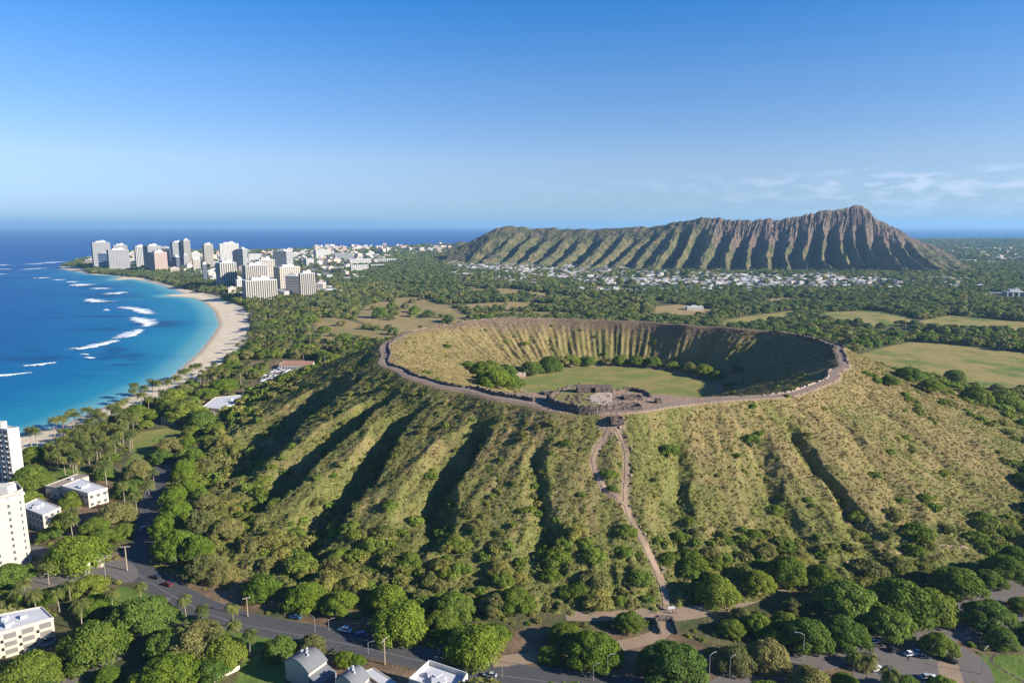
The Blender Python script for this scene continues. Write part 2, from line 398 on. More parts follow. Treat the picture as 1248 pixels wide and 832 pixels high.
# one sheet of ground about the camera's ground point, finer where it is near
def ground_xy():
    a = np.concatenate([np.linspace(-180, -48, 60)[:-1], np.linspace(-48, 48, 900), np.linspace(48, 180, 60)[1:-1]])
    a = np.radians(a)
    r = np.concatenate([[2, 60, 120], np.geomspace(150, 9500, 560), [13000, 20000, 35000, 60000]])
    A, R = np.meshgrid(a, r); return R*np.sin(A), R*np.cos(A), len(r), len(a)
gx, gy, nr_, nc_ = ground_xy()
fx, fy = gx.ravel(), gy.ravel()
sd = -sdist(fx, fy, COAST)
def gz_at(x, y):
    x = np.atleast_1d(np.asarray(x, float)); y = np.atleast_1d(np.asarray(y, float))
    return base_z(x, y, -sdist(x, y, COAST))
fz = base_z(fx, fy, sd)
th_, r_ = polar(fx, fy)
inh = r_ < np.interp(th_, TF, RF)-22
fz[inh] = np.minimum(fz[inh], -1.0)
sandd = sdist(fx, fy, SAND)
fieldd = np.min([sdist(fx, fy, P) for P in FIELDS], 0); lawnd = np.min([sdist(fx, fy, P) for P in LAWNS], 0); bared = np.min([sdist(fx, fy, P) for P in BARE], 0)
cityd = sdist(fx, fy, CITY)

m = M('ground', .95, .1)
n1 = m.noise(.012, 5, .6); n2 = m.noise(.11, 5, .6); n3 = m.noise(.9, 3, .6)
scr = m.mix(m.ramp(n2, (.35, .68)), (.070, .080, .030), (.150, .130, .060))
scr = m.mix(m.math('MULTIPLY', m.ramp(n1, (.55, .7)), .6), scr, (.16, .125, .062))
def edge(a, wd, ns): return m.ramp(m.math('ADD', m.attr(a), m.math('MULTIPLY', m.math('SUBTRACT', ns, .5), wd*4)), (wd, -wd, 0, 1))
city = m.mix(m.ramp(n2, (.4, .6)), (.20, .19, .17), (.34, .32, .29))
scr = m.mix(m.math('MULTIPLY', edge('cityd', 30, n1), .75), scr, city)
bare = m.mix(m.ramp(n2, (.3, .7)), (.13, .085, .05), (.24, .165, .105))
bare = m.mix(m.math('MULTIPLY', m.ramp(n3, (.5, .7)), .5), bare, (.12, .11, .045))
c = m.mix(edge('bared', 2.5, n2), scr, bare)
fld = m.mix(m.ramp(n2, (.3, .7)), (.27, .20, .085), (.36, .27, .12)); fld = m.mix(m.math('MULTIPLY', m.ramp(n1, (.45, .65)), .5), fld, (.17, .17, .055))
c = m.mix(edge('fieldd', 5, n2), c, fld)
lw = m.mix(m.ramp(n2, (.35, .65)), (.10, .16, .03), (.15, .20, .045)); big = m.ramp(m.noise(.02, 4, .6), (.33, .55))
lw = m.mix(m.math('MULTIPLY', big, m.ramp(m.attr('dist'), (450, 600))), lw, (.31, .245, .085))
c = m.mix(edge('lawnd', .8, n2), c, lw)
snd = m.mix(m.ramp(m.noise(.06, 5, .6), (.3, .7)), (.66, .53, .36), (.76, .64, .47))
snd = m.mix(m.ramp(m.attr('shore'), (0, 9, .75, 0)), snd, (.30, .23, .15))
c = m.mix(edge('sandd', 4, n2), c, snd)
c = m.mix(m.ramp(m.attr('shore'), (2, -2)), c, (.34, .33, .24))
m.col(c).bump(m.math('ADD', n2, m.math('MULTIPLY', n3, .25)), .6, 1.5)
MG = m.m
GF = grid_faces(nr_, nc_)
Fc = GF[:, 0]
kind = np.zeros(len(GF), int)
kind[(sandd[Fc] < 0) & (sd[Fc] > -12)] = 1; kind[(lawnd[Fc] < 0)] = 2; kind[(fieldd[Fc] < 0)] = 3
V_ = np.stack([fx, fy, fz], 1); AT = dict(shore=sd, sandd=sandd, fieldd=fieldd, lawnd=lawnd, bared=bared, cityd=cityd, dist=np.hypot(fx, fy))
for k, nm in enumerate(['ground', 'beach', 'lawn', 'field']):
    f = GF[kind == k]; u, inv = np.unique(f, return_inverse=True)
    o = struct(link(nm, np_mesh(nm, V_[u], inv.reshape(f.shape)[:, ::-1], MG, {a: v[u] for a, v in AT.items()})))

# ------------------------------------------------------------------ sea
wa = np.radians(np.concatenate([np.linspace(-180, -46, 40)[:-1], np.linspace(-46, 46, 620), np.linspace(46, 180, 40)[1:]]))
wr = np.concatenate([[3], np.geomspace(300, 60000, 430)])
A, R = np.meshgrid(wa, wr); wx, wy = (R*np.sin(A)).ravel(), (R*np.cos(A)).ravel()
wsd = sdist(wx, wy, COAST)                          # metres off shore, positive at sea
bay = sdist(wx, wy, GP([(-300,620),(-300,480),(-60,430),(0,400),(60,386),(100,362),(110,345),(140,338),(262,350),(300,400),(240,470),(60,560)], 0))
F = grid_faces(len(wr), len(wa)); keep = (wsd[F].max(1) > -25); F = F[keep]
m = M('sea', .35, .02)
# shallow turquoise over sand, darker reef patches, deep blue outside
off = m.attr('off'); d = m.attr('dist')
wv = m.noise(.006, 6, .6, m.scaled(m.pos(), (.55, 1.3, 1)), .6); wf = m.noise(.03, 4, .6, m.scaled(m.pos(), (.6, 1.6, 1)))
offn = m.math('ADD', off, m.math('MULTIPLY', m.math('SUBTRACT', wv, .5), 150))
c = m.mix(m.ramp(off, (0, 40)), (.16, .40, .42), (.015, .23, .34))
c = m.mix(m.ramp(offn, (5, 125)), c, (.0, .135, .30))
c = m.mix(m.ramp(offn, (90, 340)), c, (.0, .088, .27))
c = m.mix(m.ramp(m.attr('bay'), (-200, 900)), c, (.0, .070, .27))
c = m.mix(m.math('MULTIPLY', m.ramp(wv, (.52, .64)), m.math('MULTIPLY', m.ramp(off, (20, 80)), .75)), c, (.0, .055, .16))
c = m.mix(m.math('MULTIPLY', m.ramp(wf, (.55, .72)), m.math('MULTIPLY', m.ramp(off, (400, 60)), .25)), c, (.03, .22, .33))
c = m.mix(m.ramp(m.attr('off'), (5, -3)), c, (.40, .45, .42))
m.col(c)
m.b.inputs['IOR'].default_value = 1.33
sc1 = m.noise(.16, 4, .6, m.scaled(m.pos(), (.6, 1.5, 1))); m.bump(sc1, .35, .6)
MSEA = m.m
u, inv = np.unique(F, return_inverse=True)
struct(link('sea', np_mesh('sea', np.stack([wx, wy, np.zeros_like(wx)], 1)[u], inv.reshape(F.shape)[:, ::-1], MSEA, dict(off=wsd[u], bay=bay[u], dist=np.hypot(wx, wy)[u]))))

# ------------------------------------------------------------------ the crater hill
nth = 1900
th1 = np.linspace(-math.pi, math.pi, nth, endpoint=False)
RRt = rim_r(th1); FFt = np.interp(th1, TF, RF); Rft = floor_r(th1); bt = bench_in(th1)
sin_ = np.linspace(0, 1, 10)[1:]; rings = [Rft*q for q in sin_]
for q in np.linspace(0, 1, 75)[1:]: rings.append(Rft+(RRt-bt-Rft)*q)
for q in np.linspace(0, 1, 9)[1:]: rings.append(RRt-bt+(bt+3)*q)
for q in np.linspace(0, 1.06, 165)[1:]: rings.append(RRt+3+(FFt-RRt-3)*q)
Rg = np.array(rings); Tg = np.tile(th1, (len(rings), 1))
hx, hy = (HC[0]+Rg*np.cos(Tg)).ravel(), (HC[1]+Rg*np.sin(Tg)).ravel()
hz = hill_full(hx, hy)
th, r = polar(hx, hy); R = rim_r(th); Fo = np.interp(th, TF, RF); Rf = floor_r(th); s = (r-R-3)/(Fo-R-3)
dep = hill_smooth(hx, hy)-hill_full(hx, hy, False)
outer = s > 0
left = sstep(0, -1, np.cos(th))
grn = np.where(outer, .50+.02*sstep(-60, 200, HC[0]-hx)-.27*sstep(-20, 150, hx-HC[0])+.10*sstep(0, 7, dep)+.42*sstep(.5, .95, s)-.1*(1-sstep(.0, .2, s)), 0)
ti = np.clip((r-Rf)/np.maximum(R-bench_in(th)-1-Rf, 5), 0, 1)
backm = sstep(.45, 1.0, th)*(1-sstep(2.0, 2.6, th))
grn = np.where(~outer, .14+.16*backm+.1*sstep(1, 4, dep)+.3*(1-sstep(0, .35, ti))*backm-.15*left, grn)
rock = np.where(outer, .25*(1-sstep(0, .06, s))+.12*sstep(60, 200, hx-HC[0]), .70*backm*sstep(.45, .95, ti)+.55*sstep(.86, 1, ti))
td = np.full(hx.shape, 1e9)
for P in TRAILS.values(): td = np.minimum(td, seg_dist(hx, hy, P))
cpit = sstep(12, 3, np.hypot(hx-TRAILS['west'][0][0], hy-TRAILS['west'][0][1]))
dirt = np.maximum.reduce([.72*(1-sstep(.8, 3.8, td)), .8*cpit, ((r > R-bench_in(th)-1) & (s < .02))*(.25+.75*sstep(.35, -.2, np.sin(th)))*(1-sstep(0, .02, s)), .9*(r < Rf+2.5)*(1.0*(r > Rf-7))])
lawnm = sstep(.97, .90, r/np.maximum(Rf, 1))*(r < Rf)
stk = fbm(th*34+.3*wob(hx, hy), r/48, 83, 4)-.5
F = grid_faces(len(rings), nth, True)
cidx = len(hx); hx2 = np.append(hx, HC[0]); hy2 = np.append(hy, HC[1]); hz2 = np.append(hz, FLZ)
j = np.arange(nth); Fcen = np.stack([j, (j+1) % nth, np.full(nth, cidx), np.full(nth, cidx)], 1)
m = M('hill_scrub', .95, .08)
P = m.pos()
a1 = m.noise(.022, 6, .62); a2 = m.noise(.16, 5, .62); a3 = m.noise(.75, 5, .7); a4 = m.noise(2.2, 3, .6)
dry = m.mix(m.ramp(a2, (.3, .7)), (.21, .160, .070), (.335, .258, .115)); dry = m.mix(m.math('MULTIPLY', m.ramp(a3, (.45, .65)), .55), dry, (.15, .125, .045))
olive = m.mix(m.ramp(a3, (.35, .65)), (.090, .100, .026), (.225, .215, .070))
g = m.math('ADD', m.attr('grn'), m.math('ADD', m.math('MULTIPLY', m.math('SUBTRACT', a1, .5), 1.5), m.math('MULTIPLY', m.math('SUBTRACT', a3, .5), 1.3)))
g = m.math('ADD', g, m.math('MULTIPLY', m.math('SUBTRACT', a2, .5), .9))
g = m.math('ADD', g, m.math('MULTIPLY', m.attr('stk'), .85))
c = m.mix(m.ramp(g, (.22, .62)), dry, olive)
rk = m.mix(m.ramp(a3, (.35, .65)), (.10, .070, .050), (.27, .19, .135))
rk_f = m.ramp(m.math('ADD', m.attr('rock'), m.math('MULTIPLY', m.math('SUBTRACT', a2, .5), 1.6)), (.35, .75))
c = m.mix(m.math('MULTIPLY', rk_f, .85), c, rk)
tan = m.mix(m.ramp(a3, (.35, .65)), (.24, .165, .115), (.40, .29, .21))
c = m.mix(m.ramp(m.math('ADD', m.attr('dirt'), m.math('MULTIPLY', m.math('SUBTRACT', a2, .5), .7)), (.35, .7)), c, tan)
lw = m.mix(m.ramp(m.noise(.05, 5, .6), (.38, .60)), (.20, .235, .060), (.34, .27, .10)); lw = m.mix(m.math('MULTIPLY', a3, .3), lw, (.10, .14, .03))
c = m.mix(m.attr('lawnm'), c, lw)
c = m.mix(1.0, c, m.mix(m.ramp(a4, (.3, .7)), (.72, .72, .72), (1.25, 1.25, 1.25)), 'MULTIPLY')
m.col(c).bump(m.math('ADD', m.math('MULTIPLY', a3, 1.0), m.math('MULTIPLY', a4, .4)), .8, 1.2)
MH = m.m
def ap(v, e=0.0): return np.append(v, e)
HF = np.concatenate([F, Fcen])
me = np_mesh('crater_hill', np.stack([hx2, hy2, hz2], 1), HF, MH, dict(stk=ap(stk), grn=ap(grn), rock=ap(rock), dirt=ap(dirt), lawnm=ap(lawnm, 1.0)))
struct(link('crater_hill', me))
def surf(x, y, detail=True):
    x = np.atleast_1d(np.asarray(x, float)); y = np.atleast_1d(np.asarray(y, float))
    th, r = polar(x, y); z = gz_at(x, y); mk_ = r < np.interp(th, TF, RF)*1.0
    if mk_.any(): z[mk_] = np.maximum(hill_full(x[mk_], y[mk_], detail), z[mk_]*0-2)
    return z
def surf_fast(x, y):
    th, r = polar(x, y); z = np.full(np.shape(x), GZ); k = r < np.interp(th, TF, RF)
    if k.any(): z[k] = hill_smooth(x[k], y[k])
    return z
def at(px, py): return march(px, py, surf_fast, 120, 4000, 6000)

# ------------------------------------------------------------------ the far mountain
MTN = [(545,306,545),(560,300,549),(590,286,557),(614,275,568),(632,276.5,578),(650,278,590),(668,278,606),(690,279,628),(720,279.5,662),(760,277,704),(800,275.5,750),(830,270,788),(850,266,814),(875,265.5,842),(886,267,856),(905,268,878),(925,268.5,900),(950,267,928),(985,262.5,968),(1000,258,990),(1014,256.5,1010),(1030,253,1036),(1040,251,1056),(1050,250.5,1074),(1058,255,1090),(1064,264,1100),(1078,272,1122),(1100,283,1146),(1140,302,1184),(1170,316,1200),(1200,330,1216),(1226,336.5,1238)]
MT = np.array(MTN, float)
nu, nv = 1500, 150
uu = np.linspace(0, 1, nu); kx = np.linspace(0, 1, len(MT))
rpx = np.interp(uu, kx, MT[:, 0]); rpy = np.interp(uu, kx, MT[:, 1]); bpx = np.interp(uu, kx, MT[:, 2])
rpy = rpy + ((fbm(rpx/9, rpx*0, 3, 4)-.5)*4.5+(vnoise(rpx/3.1, rpx*0, 9)-.5)*2.4*sstep(840, 880, rpx))*sstep(0, .1, uu)*(1-sstep(.93, 1, uu))
YR = 2850-250*np.cos(uu*math.pi)*0 + 90*np.sin(uu*9)
XR = np.empty(nu); ZR = np.empty(nu); XB = np.empty(nu); YB = np.empty(nu)
for k in range(nu):
    v = (416-rpy[k])/FPX; dy = math.cos(PITCH)+v*math.sin(PITCH); dz = -math.sin(PITCH)+v*math.cos(PITCH); t = YR[k]/dy
    XR[k] = (rpx[k]-624)/FPX*t; ZR[k] = CAM_H+dz*t
    bpy_ = np.interp(bpx[k], [545, 600, 700, 800, 1000, 1120, 1216], [322, 326, 330, 333, 335, 336, 334]); XB[k], YB[k] = G(bpx[k], bpy_, 3)
VAL = [(556,.5),(572,.7),(590,.8),(606,.9),(632,1.1),(652,.8),(676,1.1),(704,1.0),(727,.7),(752,1.1),(772,.7),(800,1.2),(826,1.5),(858,1.0),(885,1.0),(906,.8),(936,1.1),(958,.7),(988,1.3),(1012,1.7),(1040,1.0),(1062,1.1),(1092,1.2),(1118,.8),(1142,1.0),(1160,.5),(1178,.9),(1195,.6)]
VX = np.array([v[0] for v in VAL]); VD = np.array([v[1] for v in VAL])*(.75+.55*np.random.default_rng(3).random(len(VAL)))
vv = np.concatenate([np.linspace(-1, 0, 30)[:-1], np.linspace(0, 1.03, nv)])
Vv, Uu = np.meshgrid(vv, np.arange(nu), indexing='ij')
f = np.clip(Vv, 0, 2); bk = np.clip(-Vv, 0, 1)
mx = XR[Uu]+(XB-XR)[Uu]*f; my = YR[Uu]+(YB-YR)[Uu]*f + bk*750
bq = bpx[Uu] + (fbm(Uu/60.0, f*3, 12, 3)-.5)*14 + (fbm(mx/70, my/50, 15, 3)-.5)*5
k = np.clip(np.searchsorted(VX, bq), 1, len(VX)-1); l_, r2 = VX[k-1], VX[k]
tt = np.clip((bq-l_)/(r2-l_), 0, 1)
valley = np.where(tt < .5, (1-2*tt)*VD[k-1], (2*tt-1)*VD[k])*(.55+.9*fbm(bq/19+7, f*2.2, 33, 3))
sub = np.abs(((bq/7.3+fbm(bq/9, f*3, 4, 2)*1.3) % 1)-.5)*2
sub2 = np.abs(((bq/3.1+fbm(bq/5, f*4, 6, 2)*1.7) % 1)-.5)*2
zr = ZR[Uu]
cliff = sstep(860, 900, rpx[Uu])*(1-sstep(1060, 1110, rpx[Uu]))
prof = (1-f)*.35+.65*np.clip(1-f, 0, 1)**(1.5+.5*cliff)
mz = 3+(zr-3)*np.where(f > 1, 0, prof)-14*np.clip(f-1, 0, 1)*10
hs = sstep(30, 200, zr)
vly = np.clip(valley, 0, 2)**(1+1.1*np.clip(f, 0, 1)); mz -= hs*sstep(.06, .42, f)*(1-sstep(.66, 1.0, f))*(vly*70+sub*7+sub2*3)*(.5+.5*hs)
mz -= cliff*sstep(0, .05, f)*(1-sstep(.15, .3, f))*(5*sub2+5*sub)
mz += (fbm(mx/60, my/60, 50, 4)-.5)*16*sstep(0, .06, f)*(1-sstep(.9, 1, f))*hs + (fbm(mx/16, my/16, 57, 3)-.5)*11*(1-sstep(.97, 1, f))*sstep(0, .03, f)
my -= hs*(1-valley.clip(0, 1))*90*sstep(.5, 1, f)
mz = np.where(bk > 0, 3+(zr-3)*(1-bk)**1.2+(fbm(mx/50, my/50, 5, 3)-.5)*20*sstep(0, .2, bk)-8*sstep(.8, 1, bk), mz)
m = M('mountain_rock', .95, .05)
b1 = m.noise(.004, 5, .6); b2 = m.noise(.02, 5, .65); b3 = m.noise(.09, 4, .6)
gr = m.mix(m.ramp(b3, (.35, .65)), (.038, .050, .022), (.105, .105, .045)); gr = m.mix(m.math('MULTIPLY', m.ramp(b2, (.40, .62)), .75), gr, (.185, .145, .070))
rk = m.mix(m.ramp(b3, (.35, .65)), (.078, .055, .045), (.195, .140, .105))
hgt = m.attr('hgt')
rf = m.ramp(m.math('ADD', m.attr('rockm'), m.math('MULTIPLY', m.math('SUBTRACT', b2, .5), 1.6)), (.3, .7))
c = m.mix(rf, gr, rk)
c = m.mix(m.math('MULTIPLY', m.ramp(m.math('ADD', m.attr('fine'), m.math('MULTIPLY', b2, .4)), (.9, 1.25)), .5), c, (.036, .050, .020))
c = m.mix(m.ramp(m.math('ADD', m.attr('low'), m.math('MULTIPLY', m.math('SUBTRACT', b2, .5), .3)), (.80, .98)), c, (.040, .052, .022))
m.col(c).bump(b3, .8, 8)
V = np.stack([mx, my, mz], -1).reshape(-1, 3)
rockm = (cliff*(1-sstep(.22, .42, f))*.9+.45*(1-sstep(.05, .3, f))+.28*sstep(760, 900, bpx[Uu])*(1-sstep(.5, .8, f))).ravel()
struct(link('mountain', np_mesh('mountain', V, grid_faces(len(vv), nu)[:, ::-1], m.m, dict(rockm=rockm, fine=(sub2*.6+sub*.4+valley*.3).ravel(), low=f.ravel(), hgt=mz.ravel()))))
MMT = m.m
# the low knoll beside its left end
kx_, ky_ = G(562, 303, 3); n = 60
A, R = np.meshgrid(np.linspace(0, 2*math.pi, n, endpoint=False), np.linspace(0, 1, 24)[1:])
X = kx_+R*np.cos(A)*110; Y = ky_+R*np.sin(A)*300; Z = 3+46*(1-R**2)**1.2+(fbm(X/30, Y/30, 2, 3)-.5)*8*(1-R)-2*R
struct(link('hill', np_mesh('hill', np.stack([X, Y, Z], -1).reshape(-1, 3), grid_faces(23, n, True), MMT, dict(rockm=np.full(X.size, .1), fine=np.full(X.size, .3), low=np.full(X.size, .4), hgt=Z.ravel()))))

# ------------------------------------------------------------------ haze
hm = bpy.data.materials.new('haze'); hm.use_nodes = True; hm.node_tree.nodes.clear()
ho = hm.node_tree.nodes.new('ShaderNodeOutputMaterial'); hv = hm.node_tree.nodes.new('ShaderNodeVolumePrincipled')
hv.inputs['Color'].default_value = (.36, .67, 1.0, 1); hv.inputs['Density'].default_value = 5.2e-5; hv.inputs['Anisotropy'].default_value = .1
hm.node_tree.links.new(hv.outputs[0], ho.inputs['Volume'])
tag(MB().box(-62000, 62000, -62000, 62000, -12, 420).build('haze', hm), 'thin pale blue haze in the air', 'haze', kind='stuff')
# ------------------------------------------------------------------ roads, paths, trails
MA = M('asphalt', .9, .15); q = MA.noise(.35, 5, .6); MA.col(MA.mix(q, (.060, .060, .064), (.115, .110, .108))).bump(MA.noise(3, 3), .2, .05); ASPH = MA.m
MA = M('worn_asphalt', .9, .15); q = MA.noise(.3, 5, .6); MA.col(MA.mix(q, (.125, .110, .100), (.20, .175, .155))); WORN = MA.m
MA = M('packed_dirt', .95, .1); q = MA.noise(.5, 6, .65); q2 = MA.noise(.09, 4); MA.col(MA.mix(MA.math('MULTIPLY', MA.math('ADD', q, q2), .5), (.22, .155, .10), (.42, .31, .215))).bump(q, .5, .3); DIRT = MA.m
MA = M('rim_path', .95, .1); q = MA.noise(.35, 6, .65); q2 = MA.noise(1.6, 4); MA.col(MA.mix(MA.math('MULTIPLY', MA.math('ADD', q, q2), .5), (.17, .13, .10), (.36, .28, .225))).bump(q, .6, .3); RIMM = MA.m
PAINT = flat('road_paint', (.34, .34, .30), .6, var=.15); CONC = flat('kerb_concrete', (.15, .14, .125), .85)
STONE = M('dark_lava_stone', .95, .1); q = STONE.noise(.9, 5, .7, STONE.pos()); q2 = STONE.noise(.25, 3); STONE.col(STONE.mix(STONE.ramp(q, (.35, .7)), (.050, .042, .040), (.25, .19, .155))).bump(q, .9, .5); STONE = STONE.m
PSTONE = flat('pale_cut_stone', (.34, .26, .20), .95, var=.4, scale=.4)
ROADS = []
def resample(P, step):
    P = np.array(P, float); L = np.hypot(*(P[1:]-P[:-1]).T); c = np.concatenate([[0], np.cumsum(L)]); n = max(2, int(c[-1]/step)+1)
    t = np.linspace(0, c[-1], n); return np.stack([np.interp(t, c, P[:, 0]), np.interp(t, c, P[:, 1])], 1)
def ribbon(name, P, width, mat, lift=.05, step=2.0, across=4, zf=None, closed=False, wvar=0):
    P = resample(P, step); T = np.gradient(P, axis=0); T /= np.hypot(*T.T)[:, None]+1e-9
    N = np.stack([-T[:, 1], T[:, 0]], 1); k = np.linspace(-.5, .5, across+1)
    W = width if np.ndim(width) == 0 else np.interp(np.linspace(0, 1, len(P)), np.linspace(0, 1, len(width)), width)
    W = W*np.ones(len(P)); W = W*(1+wvar*(fbm(P[:, 0]/5, P[:, 1]/5, 5, 3)-.5)*2)
    X = P[:, 0][:, None]+N[:, 0][:, None]*k*W[:, None]; Y = P[:, 1][:, None]+N[:, 1][:, None]*k*W[:, None]
    Z = np.full(X.size, GZ) if zf is None else zf(X.ravel(), Y.ravel())
    V = np.stack([X.ravel(), Y.ravel(), Z+lift], 1)
    F = grid_faces(len(P), across+1)
    return link(name, np_mesh(name, V, F[:, ::-1] if True else F, mat))
def road(pts, width, mat=ASPH, lift=.05, name='road', line=False, kerb=True, sm=2):
    P = smoothpoly(GP(pts), False, sm); struct(ribbon(name, P, width, mat, lift)); ROADS.append((P, width))
    if kerb:
        for s_ in (-1, 1):
            Q = resample(P, 3); T = np.gradient(Q, axis=0); T /= np.hypot(*T.T)[:, None]; N = np.stack([-T[:, 1], T[:, 0]], 1)*(width/2+.2)*s_
            Q = Q+N; b = MB(); n = len(Q); N2 = N/np.hypot(*N.T)[:, None]*.17
            keep = [min([1e9]+[float(seg_dist(np.array([q[0]]), np.array([q[1]]), R)[0])-w_/2 for R, w_ in ROADS[:-1]]) > .3 for q in Q]
            for i in range(n-1):
                if not (keep[i] and keep[i+1]): continue
                a, c, na, nc = Q[i], Q[i+1], N2[i], N2[i+1]
                b.add([(*(a-na), GZ-.2), (*(a+na), GZ-.2), (*(c+nc), GZ-.2), (*(c-nc), GZ-.2), (*(a-na), GZ+.15), (*(a+na), GZ+.15), (*(c+nc), GZ+.15), (*(c-nc), GZ+.15)],
                      [(4, 5, 6, 7), (0, 4, 7, 3), (1, 2, 6, 5), (0, 1, 5, 4), (2, 3, 7, 6)])
            if b.v: struct(b.build('kerb', CONC))
    if line:
        for offs, wd in line: 
            Q = resample(P, 3); T = np.gradient(Q, axis=0); T /= np.hypot(*T.T)[:, None]; N = np.stack([-T[:, 1], T[:, 0]], 1)
            struct(ribbon('road_marking', Q+N*offs, wd, PAINT, lift+.006, 2, 1))
MAIN = [(158,690),(180,704),(205,719),(230,733),(262,748),(300,759),(350,768),(400,777),(450,787),(505,800),(560,812),(640,824),(740,836),(860,850)]
road(MAIN, 11, ASPH, .05, line=[(-1.2, .12)])
road([(-60,740),(0,722),(40,711),(90,700),(130,692),(160,690)], 13, WORN, .054)
road([(160,694),(172,680),(178,664),(182,640),(188,610),(196,580),(207,556),(216,540)], 11, ASPH, .058)
road([(196,728),(183,745),(178,762),(168,780),(140,796),(105,812),(60,838)], 9, WORN, .062)
road([(860,850),(905,826),(960,812),(1020,800),(1060,792),(1110,776),(1180,768),(1248,757),(1330,745)], 9, WORN, .066)
road([(1140,744),(1180,733),(1220,722),(1270,706),(1320,690)], 9, WORN, .05, kerb=False)
road([(0,668),(40,668),(80,682),(100,698)], 7, WORN, .07, kerb=False)
road([(690,750),(720,751),(750,749),(800,748),(850,745),(905,733),(950,716),(1000,700),(1060,690),(1140,690)], 6.5, DIRT, .05, name='dirt_road', kerb=False)
road([(600,806),(660,800),(720,792),(770,784),(800,775),(812,766)], 6, DIRT, .056, name='dirt_road', kerb=False)
road([(812,742),(808,770)], 8, DIRT, .060, name='dirt_road', kerb=False, sm=0)
def patch(name, poly_px, mat, lift):
    P = smoothpoly(GP(poly_px), True, 1); b = MB(); b.add([(x, y, GZ+lift) for x, y in P], [tuple(range(len(P)))]); o = b.build(name, mat); struct(o); return P
PARK = patch('car_park', [(1062,782),(1100,776),(1130,776),(1165,784),(1205,806),(1215,840),(1040,840),(1040,805)], WORN, .074)
PLAZA = patch('pavement', [(776,740),(805,738),(860,738),(905,730),(905,740),(860,752),(815,758),(780,752)], DIRT, .072)
LAVA = patch('car_park', [(318,472),(312,466),(336,448),(368,446),(366,458),(345,470),(322,478)], WORN, .08)
patch('pavement', [(118,694),(140,684),(160,684),(172,700),(158,712),(140,706)], WORN, .076)
patch('pavement', [(1140,800),(1165,802),(1178,840),(1150,840)], DIRT, .078)
# curving walk on the right lawn
WALK = smoothpoly(GP([(1258,838),(1235,822),(1214,812),(1206,803),(1212,797),(1222,795)]), False, 2); struct(ribbon('path', WALK, .9, STONE, .03, 1, 2))
zs = lambda x, y: hill_full(x, y)
for k, P in TRAILS.items():
    struct(ribbon('path', smoothpoly(P, False, 2), {'west': [1.1, 1.2, 1.4], 'east': [1.0, 1.1, 1.3], 'main': [1.6, 2.0, 2.6, 2.0, 4.0]}[k], DIRT, .16, 1.0, 6, zs, wvar=.55))
for pp in ([(1032,686),(1060,678),(1100,668),(1140,666),(1180,668)], [(818,690),(806,694)]):
    Q = [march(a, b, hill_smooth) for a, b in pp]; struct(ribbon('path', smoothpoly(Q, False, 2), 1.0, DIRT, .32, 1.0, 3, zs, wvar=.5))
# the trail round the rim
ta = np.linspace(-math.pi, math.pi, 700); rr = rim_r(ta)
def rim_pt(th, off=0.0):
    r = float(rim_r(np.array([th]))[0])+off; return (HC[0]+r*math.cos(th), HC[1]+r*math.sin(th))
W = (1.7+1.6*np.exp(-((ta+1.9)/.6)**2))*(.45+.55*sstep(.35, -.1, np.sin(ta)))*(.8+.4*vnoise(ta*30, ta*0, 3))
V = []; 
for off in (-1, -.5, 0, .5, 1):
    r2 = rr-.6+off*W*.9; V.append(np.stack([HC[0]+r2*np.cos(ta), HC[1]+r2*np.sin(ta), rim_z(ta)+.10+.03*off], 1))
V = np.stack(V, 1).reshape(-1, 3); struct(link('path', np_mesh('path', V, grid_faces(700, 5)[:, ::-1], RIMM)))

# ------------------------------------------------------------------ stone walls, ruins, rocks
def rubble(b, P, z0, h, w, rng, step=.9, ragged=.35, zf=None, jit=.13):
    """a dry-stone wall: a jittered strip with a broken crest"""
    P = resample(P, step); n = len(P)
    T = np.gradient(P, axis=0); T /= np.hypot(*T.T)[:, None]+1e-9; N = np.stack([-T[:, 1], T[:, 0]], 1)
    prof = [(-.55, 0), (-.52, .35), (-.46, .7), (-.36, 1), (0, 1.06), (.36, 1), (.46, .7), (.52, .35), (.55, 0)]
    hh = h*(1+ragged*(vnoise(np.arange(n)/2.2, np.zeros(n)+z0, 3)-.6)*2); V = []
    for i in range(n):
        zb = z0 if zf is None else float(zf(P[i, 0], P[i, 1]))
        for o, v in prof:
            jj = rng.uniform(-jit, jit, 3)*w
            V.append((P[i, 0]+N[i, 0]*o*w+jj[0], P[i, 1]+N[i, 1]*o*w+jj[1], zb-.5*(v == 0)+v*hh[i]+jj[2]))
    F = [tuple(q) for q in grid_faces(n, len(prof))]
    b.add(V, F); m_ = len(prof); b.add(V[:m_], [tuple(range(m_))]); b.add(V[-m_:], [tuple(reversed(range(m_)))])
rg = np.random.default_rng(5)
def wallthing(name, label, P, h, w, z0=None, mat=STONE, ragged=.4, cat='stone wall'):
    b = MB(); c = np.mean(np.array(P), 0)
    rubble(b, P, RIMZ if z0 is None else z0, h, w, rg, .8, ragged, jit=.09, zf=(lambda x, y: float(rim_z(np.array([math.atan2(y-HC[1], x-HC[0])]))[0])-.05) if z0 is None else None)
    o = b.build(name, mat); return tag(o, label, cat)
def arc(t0, t1, off, n=60): return [rim_pt(t, off) for t in np.linspace(t0, t1, n)]
def th_of(px, py):
    x, y = G(px, py, RIMZ); return math.atan2(y-HC[1], x-HC[0])
tl0, tl1 = th_of(478, 418), th_of(648, 490)
wallthing('stone_wall', 'low dark stone wall on the inner edge of the rim path, facing the sea side', arc(2.75, math.pi-.001, -3.6, 30)+arc(-math.pi+.001, th_of(560, 474), -3.6, 40), 1.5, 1.1)
wallthing('stone_wall', 'low dark stone wall between the rim path and the trees of the crater floor', arc(th_of(563, 475), th_of(648, 492), -4.6, 40), 2.1, 1.4)
